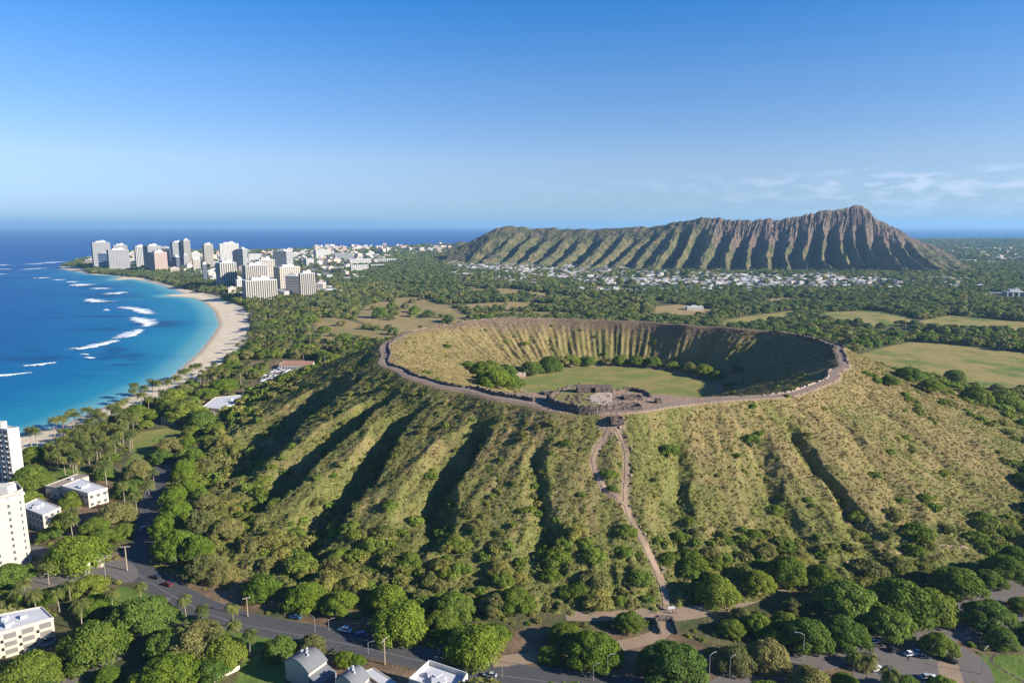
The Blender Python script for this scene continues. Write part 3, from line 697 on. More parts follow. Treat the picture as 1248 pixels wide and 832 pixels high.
wallthing('stone_wall', 'thin rubble wall along the outer edge of the shaded end of the rim path', arc(-.35, .42, 3.0, 50), 1.1, .9, ragged=.8)
wallthing('stone_wall', 'broken stone kerb inside the rim path near the shaded bowl', arc(-.22, .55, -4.3, 50), 1.0, .9, ragged=.9)
wallthing('stone_wall', 'long line of loose pale stones on the far crest of the rim', arc(1.75, 2.65, 1.2, 90), .8, 1.2, ragged=1.0, mat=flat('brown_rubble', (.24, .165, .125), .95, var=.4))
wallthing('stone_wall', 'broken stone line on the near crest beside the shaded bowl', arc(-1.15, -.5, -3.4, 60), .9, 1.0, ragged=1.0, mat=PSTONE)
def RP(pts, z=RIMZ): return [G(a, b, z) for a, b in pts]
wallthing('enclosure_wall', 'tall curved stone wall round the front of the ruined enclosure', smoothpoly(RP([(668,487),(672,494),(682,498.5),(697,502),(712,504),(740,503.5),(757,502)]), False, 2), 4.2, 2.2, RIMZ, ragged=.12)
wallthing('enclosure_wall', 'stone wall curving behind the grassy ruined enclosure', smoothpoly(RP([(668,487),(676,479),(690,474),(706,471)]), False, 2), 1.6, 1.6, RIMZ, ragged=.6)
wallthing('enclosure_wall', 'dark curved stone wall behind the square stone cells', smoothpoly(RP([(752,478),(762,475),(776,476),(788,480),(793,486)]), False, 2), 2.0, 2.0, RIMZ, ragged=.3)
# grass inside the enclosure
ENC = smoothpoly(RP([(673,490),(684,496),(700,499),(720,500),(756,499),(758,486),(745,477),(720,474),(700,474),(682,479)]), True, 1)
ML = flat('enclosure_grass', (.21, .185, .065), .95, var=.35, scale=.12); b = MB(); b.prism(ENC, RIMZ-.5, RIMZ+.9); struct(b.build('lawn', ML))
COURT = smoothpoly(RP([(716,490),(740,495),(757,496),(758,480),(744,476),(722,479)], RIMZ+1), True, 1); b = MB(); b.prism(COURT, RIMZ+.2, RIMZ+1.1); struct(b.build('pavement', flat('pale_court', (.44, .345, .27), .95, var=.3, scale=.3)))
# ruined longhouse
def ruin(label, c_px, w, d, h, rot, gap=True, roofed=False, name='ruined_building'):
    x, y = G(*c_px, RIMZ); t = thing(name, label, 'ruin', (x, y, RIMZ+(.8 if roofed else 0)), rot)
    for k, seg in enumerate([[(-w/2, -d/2), (-w*.12, -d/2)] if gap else [(-w/2, -d/2), (w/2, -d/2)], [(w*.02, -d/2), (w/2, -d/2)] if gap else None, [(w/2, -d/2), (w/2, d/2)], [(w/2, d/2), (-w/2, d/2)], [(-w/2, d/2), (-w/2, -d/2)]]):
        if seg is None: continue
        b = MB(); rubble(b, seg, 0, h*(1 if k != 3 else 1.1), .9, rg, .7, .07, jit=.06); part('wall', b.mesh('wall', STONE), t)
    if roofed:
        b = MB(); V = []; n = 16
        for i in range(n+1):
            for s_, zz in ((-.56, h*.98), (-.3, h*1.15), (0, h*1.3), (.3, h*1.15), (.56, h*.98)):
                V.append((-w*.52+w*1.04*i/n, d*s_, zz+rg.uniform(-.08, .08)))
        V2 = [(x_, y_, z_-.35) for x_, y_, z_ in V]; k = len(V); F = [tuple(q) for q in grid_faces(n+1, 5)[:, ::-1]]
        F2 = [tuple(int(i)+k for i in reversed(q)) for q in F]
        edge = [(i*5, (i+1)*5, (i+1)*5+k, i*5+k) for i in range(n)]+[((i+1)*5+4, i*5+4, i*5+4+k, (i+1)*5+4+k) for i in range(n)]+[(j+1, j, j+k, j+1+k) for j in range(4)]+[(n*5+j, n*5+j+1, n*5+j+1+k, n*5+j+k) for j in range(4)]
        b.add(V+V2, F+F2+edge); part('roof', b.mesh('roof', flat('old_thatch', (.13, .095, .085), .95)), t)
    return t
ruin('long dark roofed stone hut at the back of the ruins', (724, 479), 20, 5, 3.4, .02, True, True)
ruin('roofless square stone cell at the front corner of the ruins', (768, 500), 10.5, 7, 3.0, .12)
ruin('roofless stone cell set behind the square front cell', (770, 488), 10, 6, 2.6, .1)
ruin('lone dark stone stub east of the cells', (802, 492.5), 2.6, 2.2, 3.0, .1, False, name='ruined_tower')
ruin('low dark stone pen beside the sea-side end of the ruins', (668, 481), 6, 5, 1.8, .3)
def blockpit(label, px, py, w, d, h, rot=0):
    x, y = march(px, py, hill_smooth); z = float(hill_smooth(np.array([x]), np.array([y]))[0]); t = thing('stone_shelter', label, 'stone shelter', (x, y, z-.6), rot)
    for seg in ([(-w/2, -d/2), (w/2, -d/2)], [(w/2, -d/2), (w/2, d/2)], [(w/2, d/2), (-w/2, d/2)], [(-w/2, d/2), (-w/2, -d/2)]):
        b = MB(); rubble(b, seg, 0, h, 1.0, rg, .7, .25); part('wall', b.mesh('wall', STONE), t)
blockpit('open dark stone shelter where the two trails meet below the rim path', 751, 514, 6.0, 5.0, 2.8)
# boulders
def rock_mesh(seed, n=10):
    r_ = np.random.default_rng(seed); A = np.linspace(0, 2*math.pi, n, endpoint=False); V = []
    for k, (ph, rr_) in enumerate([(-.5, .8), (0, 1), (.4, .85), (.75, .45)]):
        for a in A: q = rr_*(.8+.4*r_.random()); V.append((q*math.cos(a), q*math.sin(a), ph*(.8+.3*r_.random())))
    F = [tuple(int(i) for i in q) for q in grid_faces(4, n, True)]+[tuple(range(3*n, 4*n))]
    b = MB(); b.add(V, F); return b
RK = [rock_mesh(k).mesh('boulder', STONE) for k in range(4)]; RKP = [rock_mesh(k+9).mesh('boulder', PSTONE) for k in range(3)]
def rock(x, y, s_, label, group=None, pale=False, zo=0):
    z = float(surf(x, y)[0]) if zo == 0 else zo
    o = link('boulder', (RKP if pale else RK)[int(rg.integers(3))], None, (x, y, z+.1*s_), rg.uniform(0, 6), (s_*rg.uniform(.8, 1.4), s_*rg.uniform(.7, 1.1), s_*rg.uniform(.6, 1.0))); tag(o, label, 'boulder', group); return o
for k in range(34):
    px, py = rg.uniform(690, 722), rg.uniform(480, 491); x, y = G(px, py, RIMZ+.9)
    rock(x, y, rg.uniform(.5, 1.1), 'dark fallen stone on the grass of the ruined enclosure', 'fallen stones on the enclosure grass', zo=RIMZ+1)
for k in range(30):
    px, py = rg.uniform(716, 760), rg.uniform(479, 496); x, y = G(px, py, RIMZ+1)
    rock(x, y, rg.uniform(.35, .9), 'tumbled stone block in the pale ruined court', 'tumbled blocks in the court', pale=bool(k % 2), zo=RIMZ+1.1)
for k in range(46):
    t = rg.uniform(-1.25, -.5); x, y = rim_pt(t, rg.choice([-4.5, -3.2, 3.2])+rg.uniform(-.8, .8)); rock(x, y, rg.uniform(.4, 1.1), 'loose rock beside the sunlit near stretch of the rim path', 'loose rocks by the near rim path', k % 5 == 0)
for k in range(60):
    t = rg.uniform(-.45, .75); x, y = rim_pt(t, rg.choice([-4.3, 3.6])+rg.uniform(-1, 1)); rock(x, y, rg.uniform(.5, 1.3), 'rock strewn along the rim path above the shaded bowl', 'rocks along the shaded rim path', False)
for k in range(40):
    t = rg.uniform(-2.6, -2.0); x, y = rim_pt(t, rg.choice([-5.2, -3.8])+rg.uniform(-.8, .8)); rock(x, y, rg.uniform(.5, 1.2), 'rock heaped against the dark wall above the crater trees', 'rocks against the rim wall', k % 4 == 0)
for k in range(46):
    P = resample(TRAILS[('east', 'main')[k % 2]], 1.0); q = P[rg.integers(len(P))]; x, y = q[0]+rg.choice([-1, 1, 1])*rg.uniform(1.8, 3.2), q[1]+rg.uniform(-1, 1)
    rock(x, y, rg.uniform(.35, .9), 'brown rock beside the pale trail down the slope', 'rocks beside the trail', k % 3 == 0)
for px, py, s_ in ((803,738,1.0),(806,741,.8),(827,739,.7),(800,735,.7)):
    x, y = G(px, py, 3); rock(x, y, s_, 'rock at the foot of the trail beside the dirt road', 'rocks at the trail foot')
# the dark cut where the path passes under the dirt road
x, y = G(812, 764, 3); t = thing('underpass', 'dark stone underpass below the junction of trail and dirt road', 'underpass', (x, y, GZ-.2))
for s_ in (-1, 1):
    b = MB(); rubble(b, [(s_*3.2, -4.5), (s_*3.2, 4.5)], 0, 1.6, 1.0, rg, .8, .2); part('wall', b.mesh('wall', STONE), t)
b = MB(); rubble(b, [(-3.6, 4.5), (3.6, 4.5)], 0, 2.2, 1.3, rg, .8, .2); part('lintel', b.mesh('lintel', STONE), t)
# stone hut on the crater floor
x, y = at(632, 457); t = thing('stone_hut', 'small pale stone hut beside the trees on the crater floor', 'hut', (x, y, FLZ+1.2), .3)
b = MB(); rubble(b, [(-6, -3), (5, -3), (7, 1)], -.8, 3.0, 1.4, rg, .8, .3); part('wall', b.mesh('wall', PSTONE), t)
b = MB(); b.box(-5, 5, -2.4, 3, 1.8, 2.3); part('roof', b.mesh('roof', PSTONE), t)
b = MB(); rubble(b, [(-7, 3), (-7, -2)], -.8, 2.4, 1.4, rg, .8, .3); part('wall', b.mesh('wall', STONE), t)

# ------------------------------------------------------------------ buildings
def wallmat(name, c, v=.12): return flat(name, c, .8, .2, v, .15)
CREAM = wallmat('cream_render', (.55, .48, .38)); WHITE = wallmat('white_render', (.62, .59, .53)); BEIGE = wallmat('beige_render', (.58, .49, .39)); GREY = wallmat('grey_concrete', (.36, .35, .34)); PINK = wallmat('pink_render', (.74, .52, .40))
GLASS = M('dark_glass', .25, .5); GLASS.col(GLASS.mix(GLASS.noise(.25, 3, .5, GLASS.obj()), (.055, .07, .095), (.13, .145, .165))); GLASS = GLASS.m
BGLASS = M('blue_glass', .3, .5); BGLASS.col(BGLASS.mix(BGLASS.noise(.12, 3, .5, BGLASS.obj()), (.02, .075, .17), (.04, .12, .24))); BGLASS = BGLASS.m
ROOFW = flat('white_roof', (.55, .55, .56), .75, var=.2, scale=.25); ROOFG = flat('grey_roof', (.17, .175, .185), .85, var=.3, scale=.3); ROOFB = flat('brown_roof', (.30, .24, .20), .85, var=.3, scale=.3)
DARK = flat('dark_metal', (.05, .05, .055), .6)
KEEP = []
def facade(b, w, d, h, pier, slab, x_off=0):
    """piers and floor slabs standing proud of a core w by d by h"""
    if pier:
        nx = max(2, int(w/pier)); ny = max(2, int(d/pier)); pw = pier*.19
        for i in range(nx+1):
            x = -w/2+w*i/nx
            for s_ in (-1, 1): b.box(x-pw, x+pw, s_*d/2-(.7 if s_ < 0 else -.02), s_*d/2+(.7 if s_ > 0 else -.02), 0, h)
        for i in range(ny+1):
            y = -d/2+d*i/ny
            for s_ in (-1, 1): b.box(s_*w/2-(.6 if s_ < 0 else -.02), s_*w/2+(.6 if s_ > 0 else -.02), y-pw, y+pw, .1, h-.1)
    if slab:
        n = max(2, int(h/slab))
        for i in range(n+1):
            z = h*i/n; b.box(-w/2-.45, w/2+.45, -d/2-.5, d/2+.5, z-slab*.17, z+slab*.17)
def tower(xl, xm, xr, yt, yb, label, mat=CREAM, core=GLASS, rho=22, pier=5, slab=3.4, pent=1, name='apartment_tower', cat='tower', solid_side=False):
    """left edge, corner between the shaded and the sunlit face, right edge, top and base rows in the photo"""
    x, y = G((xl+xr)/2, yb, GZ); dist = math.hypot(x, y); c = y*math.cos(PITCH)+(CAM_H-3)*math.sin(PITCH)
    mpp = c/FPX; r_ = math.radians(rho); w1 = max(9, (xr-xm)*mpp/math.cos(r_)); w2 = max(9, (xm-xl)*mpp/math.sin(r_)) if xm > xl else 15
    w2 = min(w2, 75); v = (416-yt)/FPX
    h = CAM_H+(-math.sin(PITCH)+v*math.cos(PITCH))*(y/(math.cos(PITCH)+v*math.sin(PITCH)))-GZ
    face = math.atan2(-y, -x)+r_           # rotate the lit face's normal to the viewer's right
    t = thing(name, label, cat, (x, y, GZ-.5), face+math.pi/2)
    b = MB(); b.box(-w1/2, w1/2, -w2/2, w2/2, 0, h)
    part('glazing', b.mesh('glazing', core), t)
    b = MB(); facade(b, w1, w2, h, pier, slab); part('facade', b.mesh('facade', mat), t)
    if solid_side:
        b = MB(); b.box(w1/2-.2, w1/2+1.0, -w2/2-.8, w2/2+.8, 0, h); b.box(-w1/2-1.0, -w1/2+.2, -w2/2-.8, w2/2+.8, 0, h); part('end_wall', b.mesh('end_wall', mat), t)
    b = MB(); b.box(-w1/2-.9, w1/2+.9, -w2/2-.9, w2/2+.9, h+.02, h+1.3); part('roof', b.mesh('roof', ROOFW if mat in (WHITE, CREAM) else mat), t)
    if pent:
        b = MB(); b.box(-w1*.28, w1*.30, -w2*.26, w2*.3, h+1.32, h+5.5); b.box(w1*.05, w1*.22, -w2*.1, w2*.2, h+5.52, h+8); part('penthouse', b.mesh('penthouse', WHITE), t)
    KEEP.append((x, y, max(w1, w2)*.62)); return t
TW = [
 (115.5,117,135,295.5,327,'grey tower with pale piers, nearest the tip of the beach point',GREY,GLASS,15,5,3.4),
 (141,142,156,299,326,'stepped block rising behind the wide gridded hotel near the point',GREY,GLASS,15,4,3.4),
 (122,133,134.5,309,328.5,'low blue glass wing beside the wide gridded hotel near the point',GREY,BGLASS,60,0,5),
 (134,136,157,304.5,330,'wide gridded grey hotel block close to the point',GREY,GLASS,15,4.5,3.6),
 (166.5,168,178,300.5,326,'slim tower with white vertical stripes on a blue face',WHITE,GLASS,15,4.5,0),
 (178,183,197,299.5,328,'grey tower with a blue shaded side behind the pink hotel',GREY,GLASS,28,3,3.2),
 (195,208.5,210.5,302.5,324,'dark sided tower with a white end, behind the pink hotel',WHITE,GLASS,62,0,3.3),
 (184,190.5,203.5,307.5,332,'pink beige hotel tower standing closest to the beach trees',PINK,GLASS,30,3.2,0),
 (210.5,213,225,295.5,325,'tall grey twin tower, the wider one of the pair',GREY,GLASS,20,3.2,3.2),
 (224,226.5,233,293,325,'tall narrow twin tower with a white top',CREAM,GLASS,22,3,0),
 (210,215.5,219.5,313,329,'short white tower with a grey blue shaded side below the twin towers',WHITE,GLASS,45,0,0),
 (225,225.5,229,310.5,326,'thin short white tower before the twin towers',WHITE,GLASS,15,3,0),
 (249,251,260.5,298,325,'lone slim tower with dark vertical bands between the twins and the crowned hotel',CREAM,GLASS,22,3.5,0),
 (270,271,291.5,297,328,'broad white hotel with a crown storey, tallest of the middle group',WHITE,GLASS,14,4,3.4),
 (290.5,297,302,303.5,328,'white ended grey slab next to the crowned hotel',WHITE,GLASS,48,0,3.3),
 (266,271,288.5,320,352,'beige fluted tower beside the beach trees with a grey shaded side',CREAM,GLASS,24,5,0),
 (334,349.5,356.8,306,327,'long dark slab with a bright sunlit end wall',WHITE,GLASS,58,0,3.3),
 (314,318,335,316.5,343,'cream tower behind the stacked pair of fluted hotels',CREAM,GLASS,20,5,3.3),
 (298,302,326,323,353,'upper fluted cream hotel rising over the front one',CREAM,GLASS,18,4.2,0),
 (298,302.5,337,341,366,'broad fluted cream hotel at the front of the stacked pair',CREAM,GLASS,16,4.2,0),
 (336,343,365,325,351,'cream L shaped block with a dark wing behind the front hotels',CREAM,GLASS,26,5,3.3),
 (349,365,367.5,336.5,358,'dark low slab next to the rounded striped tower',CREAM,GLASS,66,0,3.3),
 (366,368,384,333,362.5,'striped cream tower with a domed cap, apart from the rest by the park',CREAM,GLASS,18,3.6,0),
 (247.5,248.5,253,322,343,'very slender white tower standing over low roofs',WHITE,GLASS,16,0,0),
 (288,290,299,340.5,354,'short white block squeezed behind the fluted beach tower',WHITE,GLASS,18,4,3.4),
 (383,386,402,304.5,314,'white block out on the far plain near the sea horizon',WHITE,GLASS,22,5,4),
 (370,374,382,315,323,'small white block on the plain behind the long dark slab',WHITE,GLASS,22,5,4),
 (303,304,318,309.5,318,'wide low white block behind the fluted towers',WHITE,GLASS,16,5,4),
 (236,237,244,316,331,'pale yellowish block between the twins and the slender white tower',CREAM,GLASS,16,4,4),
 (234,235,243.5,308,322,'white stepped block just past the narrow twin tower',WHITE,GLASS,16,4,3.6),
 (425,427,452,315.5,323.5,'long white block of flats on the plain, the farther of two',WHITE,GLASS,15,6,4),
 (427.5,429,448.5,323,332,'long white block of flats on the plain, the nearer of two',WHITE,GLASS,15,6,4),
 (452,453,468,322.5,328,'pale low block beside the two long blocks of flats',CREAM,GLASS,15,5,4),
 (456,457,482,315.5,321,'long low white roofed hall beyond the blocks of flats',WHITE,GLASS,12,8,0),
 (408,409,430,308.5,316,'brownish grey block with pale top near the horizon shore',GREY,GLASS,12,5,4),
 (1206,1207,1222,357,364,'low white wing of the clinic in the far trees',WHITE,GLASS,12,5,4),
 (1223,1228,1245,355.5,368,'white hospital like block standing out of the far forest',WHITE,GLASS,25,8,0),
 (1148,1149,1160,338,343,'small pale hall at the edge of the forest below the mountain end',CREAM,GLASS,12,5,4),
]
for a in TW:
    tower(*a[:6], mat=a[6], core=a[7], rho=a[8], pier=a[9], slab=a[10], pent=0 if (a[4]-a[3]) < 12 else 1, name='apartment_tower' if (a[4]-a[3]) > 16 else 'apartment_block', cat='tower' if (a[4]-a[3]) > 16 else 'building')
# low buildings, as small as a few pixels each
def lowb(seed):
    r_ = random.Random(seed); b = MB(); w_, d_, h_ = r_.uniform(16, 40), r_.uniform(12, 22), r_.uniform(6, 20)
    b.box(-w_/2, w_/2, -d_/2, d_/2, 0, h_, 0); n = int(h_/3.4)
    for i in range(n):
        for s_ in (-1, 1): b.box(-w_/2+1, w_/2-1, s_*d_/2-.06, s_*d_/2+.06, i*3.4+1.1, i*3.4+2.5, 1)
        b.box(w_/2-.06, w_/2+.06, -d_/2+1, d_/2-1, i*3.4+1.1, i*3.4+2.5, 1)
    b.box(-w_/2-.4, w_/2+.4, -d_/2-.4, d_/2+.4, h_+.01, h_+.9, 2)
    if r_.random() < .6: b.box(-w_*.2, w_*.1, -d_*.2, d_*.2, h_+.91, h_+3.5, 0)
    return b.mesh('low_building', [r_.choice([WHITE, CREAM, WHITE, PINK, BEIGE]), GLASS, r_.choice([ROOFW, ROOFW, ROOFW, ROOFG])])
LB = [lowb(k) for k in range(12)]
cand = [(x, y) for x, y in zip(RNG.uniform(-2100, -380, 5200), RNG.uniform(1350, 4300, 5200)) if inside(np.array([x]), np.array([y]), CITY)[0]]
used = []
for x, y in cand:
    if len(used) >= 299: break
    if any((x-a)**2+(y-b_)**2 < 31**2 for a, b_ in used) or any((x-a)**2+(y-b_)**2 < (r_+16)**2 for a, b_, r_ in KEEP): continue
    used.append((x, y))
    o = link('low_building', LB[len(used) % 12], None, (x, y, GZ-.3), RNG.choice([0, .5, 1.2, 2.0])+RNG.uniform(-.1, .1), RNG.uniform(.75, 1.15)); tag(o, 'low white or cream building between the hotel towers', 'building', 'low buildings among the hotel towers'); KEEP.append((x, y, 18))
for px, py in [(388,357),(396,358),(404,358),(411,357),(392,352),(402,353),(416,340),(430,338),(438,340),(446,336),(500,301),(520,300.5),(540,300),(556,299.5),(575,298.5),(590,298.5),(480,303),(465,304.5),(445,305),(1190,304),(1205,304.5),(1218,304),(1232,304.5),(1244,304),(1015,345),(1030,344),(1040,345.5),(1053,346),(1205,366),(1212,352.5),(752,372),(758,371.5),(846,378.5)]:
    x, y = G(px, py, GZ); s_ = 1.0 if y < 3000 else 2.6
    o = link('low_building', LB[int(px) % 12], None, (x, y, GZ-.3), px % 3, (s_*.8, s_*.7, min(s_, 1.3)*.6))
    tag(o, 'low pale building scattered on the wooded plain', 'building', 'low buildings on the plain'); KEEP.append((x, y, 14*s_))

# houses of the village below the mountain
def house_mesh(seed):
    r_ = random.Random(seed); w_, d_, h_ = r_.uniform(9, 15), r_.uniform(8, 11), r_.uniform(3.2, 6); b = MB(); b.box(-w_/2, w_/2, -d_/2, d_/2, -1, h_, 0); e = .6; rz_ = h_+r_.uniform(1.4, 2.6)
    b.add([(-w_/2-e, -d_/2-e, h_), (w_/2+e, -d_/2-e, h_), (w_/2+e, d_/2+e, h_), (-w_/2-e, d_/2+e, h_), (-w_/2-e+(2 if seed % 2 else 0), 0, rz_), (w_/2+e-(2 if seed % 2 else 0), 0, rz_)], [(0, 1, 5, 4), (2, 3, 4, 5), (1, 2, 5), (3, 0, 4), (3, 2, 1, 0)], 1)
    for k in (-.3, 0, .3): b.box(k*w_-.6, k*w_+.6, -d_/2-.06, -d_/2+.02, 1, 2.3, 2)
    return b.mesh('house', [r_.choice([WHITE, CREAM, WHITE]), r_.choice([ROOFW, ROOFW, ROOFG, ROOFG, ROOFB]), GLASS])
HM = [house_mesh(k) for k in range(8)]
hs_ = []
N_ = 16000; X = RNG.uniform(-450, 1900, N_); Y = RNG.uniform(1500, 3000, N_); ok = (inside(X, Y, VILLAGE) | (inside(X, Y, VILLAGE2) & (RNG.random(N_) < .42))) & (vnoise(X/70, Y/60, 6) > .30)
for x, y in zip(X[ok], Y[ok]):
    if any(abs(x-a) < 14 and abs(y-b_) < 15 for a, b_ in hs_[-2500:]): continue
    hs_.append((x, y))
hs_.sort(key=lambda p: math.hypot(*p))
print('houses', len(hs_))
for k, (x, y) in enumerate(hs_[:298]):
    o = link('house', HM[k % 8], None, (x, y, float(gz_at(x, y)[0])+1.5), RNG.choice([0, .3, 1.6])+RNG.uniform(-.15, .15), RNG.uniform(.9, 1.3)); tag(o, 'small pale roofed house in the village below the mountain', 'house', 'houses of the village below the mountain')
def scatter(name, pts, scale, rz, idx, protos, label, cat):
    me = bpy.data.meshes.new(name); me.vertices.add(len(pts)); me.vertices.foreach_set('co', np.asarray(pts, np.float32).ravel())
    for a, v in (('scl', scale), ('rz', rz)): me.attributes.new(a, 'FLOAT', 'POINT').data.foreach_set('value', np.asarray(v, np.float32))
    me.attributes.new('pick', 'INT', 'POINT').data.foreach_set('value', np.asarray(idx, np.int32))
    o = link(name, me); tag(o, label, cat, kind='stuff')
    c = bpy.data.collections.new(name+'_kinds')
    for k, p in enumerate(protos): c.objects.link(bpy.data.objects.new(f'{name}_{k:02d}', p))
    ng = bpy.data.node_groups.new(name, 'GeometryNodeTree'); ng.interface.new_socket('Geometry', in_out='INPUT', socket_type='NodeSocketGeometry'); ng.interface.new_socket('Geometry', in_out='OUTPUT', socket_type='NodeSocketGeometry')
    L = ng.links.new; N = ng.nodes.new
    gi, go = N('NodeGroupInput'), N('NodeGroupOutput'); ip = N('GeometryNodeInstanceOnPoints'); ci = N('GeometryNodeCollectionInfo')
    ci.inputs['Collection'].default_value = c; ci.inputs['Separate Children'].default_value = True; ci.inputs['Reset Children'].default_value = True
    def na(nm, ty):
        a = N('GeometryNodeInputNamedAttribute'); a.data_type = ty; a.inputs['Name'].default_value = nm; return a.outputs['Attribute']
    m2p = N('GeometryNodeMeshToPoints'); L(gi.outputs[0], m2p.inputs[0]); L(m2p.outputs[0], ip.inputs['Points']); L(ci.outputs[0], ip.inputs['Instance']); ip.inputs['Pick Instance'].default_value = True
    L(na('pick', 'INT'), ip.inputs['Instance Index']); cx = N('ShaderNodeCombineXYZ'); L(na('rz', 'FLOAT'), cx.inputs[2]); L(cx.outputs[0], ip.inputs['Rotation'])
    cs = N('ShaderNodeCombineXYZ'); sa = na('scl', 'FLOAT'); [L(sa, cs.inputs[i]) for i in range(3)]; L(cs.outputs[0], ip.inputs['Scale']); L(ip.outputs[0], go.inputs[0])
    md = o.modifiers.new('scatter', 'NODES'); md.node_group = ng; return o
far_ = [G(a, b_, 3) for a, b_ in zip(RNG.uniform(380, 600, 230), RNG.normal(304.5, 2.6, 230)) if b_ > 300.3 and b_ < 322]
scatter('low_buildings', [(x, y, GZ) for x, y in far_], RNG.uniform(.7, 1.5, len(far_)), RNG.uniform(0, 3, len(far_)), RNG.integers(0, 12, len(far_)), LB, 'mass of tiny low buildings out along the far shore', 'buildings')
far2 = [G(a, b_, 3) for a, b_ in zip(RNG.uniform(1090, 1262, 420), RNG.uniform(295.5, 322, 420))]; far2 = [p for p in far2 if vnoise(np.array([p[0]/500]), np.array([p[1]/700]), 3)[0] > .4]
scatter('plain_buildings', [(x, y, GZ-1) for x, y in far2], RNG.uniform(.5, 1.05, len(far2)), RNG.uniform(0, 3, len(far2)), RNG.integers(0, 12, len(far2)), LB, 'mass of tiny buildings on the hazy plain beyond the mountain', 'buildings')
rest = hs_[298:]
if rest: scatter('houses', [(x, y, float(gz_at(x, y)[0])+1.5) for x, y in rest], RNG.uniform(.9, 1.3, len(rest)), RNG.choice([0, .3, 1.6], len(rest)), RNG.integers(0, 8, len(rest)), HM, 'mass of tiny pale houses farthest back in the village', 'houses')

# buildings in the near ground, from their roof outlines
def bldg(name, label, roof_px, h, wall, roof, floors=2, parapet=.5, win=True, cat='building', units=0, ww=1.6, gap=3.2):
    P = [G(a, b_, GZ+h) for a, b_ in roof_px]; c = np.mean(np.array(P), 0); Q = [(x-c[0], y-c[1]) for x, y in P]
    if sum(Q[i][0]*Q[(i+1) % len(Q)][1]-Q[(i+1) % len(Q)][0]*Q[i][1] for i in range(len(Q))) < 0: Q.reverse()
    t = thing(name, label, cat, (c[0], c[1], GZ-.1)); n = len(Q)
    b = MB(); b.prism(Q, 0, h-.25); part('wall', b.mesh('wall', wall), t)
    b = MB(); b.prism([(x*1.015, y*1.015) for x, y in Q], h-.24, h); part('roof', b.mesh('roof', roof), t)
    if parapet:
        b = MB()
        for i in range(n):
            a, d = Vector(Q[i]), Vector(Q[(i+1) % n]); L_ = (d-a).length; mid = (a+d)/2; b.box(-L_/2, L_/2, .02, .32, h+.01, h+parapet, rot=math.atan2((d-a).y, (d-a).x), c=tuple(mid))
        part('parapet', b.mesh('parapet', wall), t)
    if win:
        cnt = 0
        for i in range(n):
            a, d = Vector(Q[i]), Vector(Q[(i+1) % n]); L_ = (d-a).length; u_ = (d-a)/L_; ang = math.atan2(u_.y, u_.x); nrm = Vector((u_.y, -u_.x))
            if nrm.dot(Vector((-c[0], -c[1]))) < 0: continue     # only the sides one can see from the hill side
            k = int(L_/gap); fh = h/floors
            for f_ in range(floors):
                for j in range(k):
                    if cnt >= 95: break
                    p = a+u_*(L_*(j+.5)/k); b = MB(); b.box(-ww/2, ww/2, -.08, .04, fh*f_+.9, fh*f_+min(2.4, fh-.7), 1, ang, tuple(p)); b.box(-ww/2-.12, ww/2+.12, -.22, .02, fh*f_+.72, fh*f_+.88, 0, ang, tuple(p)); part('window', b.mesh('window', [wall, GLASS]), t); cnt += 1
    rq = random.Random(len(label))
    for k in range(units):
        a = Vector(Q[0]).lerp(Vector(Q[2 % n]), rq.uniform(.25, .75)); d = Vector(Q[1]).lerp(Vector(Q[3 % n]), rq.uniform(.25, .75)); p = (a+d)/2
        b = MB(); s_ = rq.uniform(.5, 1.3); b.box(-s_, s_, -s_*.7, s_*.7, h+.02, h+.3+s_*.8, rot=rq.uniform(0, 3), c=tuple(p)); part('roof_unit', b.mesh('roof_unit', ROOFW), t)
    KEEP.append((c[0], c[1], max(math.hypot(*q) for q in Q)*.9+3)); return t, Q
RECESS_SHADE = flat('painted_balcony_shade', (.20, .19, .175), .8)  # dark colour stands in for the shade inside the balconies
def balcony_side(t, Q, i, h, floors, k, wall, depth=1.4):
    """flat bays, recess shade in their colour, with slab and railing on side i"""
    a, d = Vector(Q[i]), Vector(Q[(i+1) % len(Q)]); L_ = (d-a).length; u_ = (d-a)/L_; ang = math.atan2(u_.y, u_.x); fh = h/floors
    for f_ in range(floors):
        for j in range(k):
            p = a+u_*(L_*(j+.5)/k); bw = L_/k*.34
            b = MB(); b.box(-bw, bw, -.10, .05, fh*f_+.3, fh*(f_+1)-.45, 1, ang, tuple(p)); b.box(-bw-.15, bw+.15, -depth, -.11, fh*f_+.05, fh*f_+.25, 0, ang, tuple(p)); b.box(-bw-.15, bw+.15, -depth, -depth+.12, fh*f_+.26, fh*f_+1.15, 0, ang, tuple(p)); part('balcony', b.mesh('balcony', [wall, RECESS_SHADE]), t)
t, Q = bldg('apartment_tower', 'white slab tower with a blank sunlit end wall beside the shore', [(-24,520),(9,524.5),(23,521.5),(-10,517)], 34, WHITE, ROOFW, 11, .8, win=False, cat='tower')
e = MB()
for i in range(4):
    mid = (Vector(Q[i])+Vector(Q[(i+1) % 4]))/2
    u_ = Vector(Q[(i+1) % 4])-Vector(Q[i]); nr = Vector((u_.y, -u_.x)).normalized()
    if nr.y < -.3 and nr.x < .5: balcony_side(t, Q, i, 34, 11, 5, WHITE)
b = MB(); b.box(-5, 3, -2, 2, 34.1, 37.5); part('penthouse', b.mesh('penthouse', WHITE), t)
t, Q = bldg('apartment_tower', 'cream tower with small dark windows at the edge of the near road', [(-38,615),(18,602.5),(28,597),(20,588),(-38,599)], 33, CREAM, ROOFG, 11, 1.0, cat='tower', ww=.9, gap=4.0)
b = MB(); b.box(-8, 6, -2.5, 2.5, 33.1, 36.5); part('penthouse', b.mesh('penthouse', WHITE), t)
b = MB(); b.prism([(x*1.06, y*1.06) for x, y in Q], 31.2, 31.9); part('cornice', b.mesh('cornice', WHITE), t)
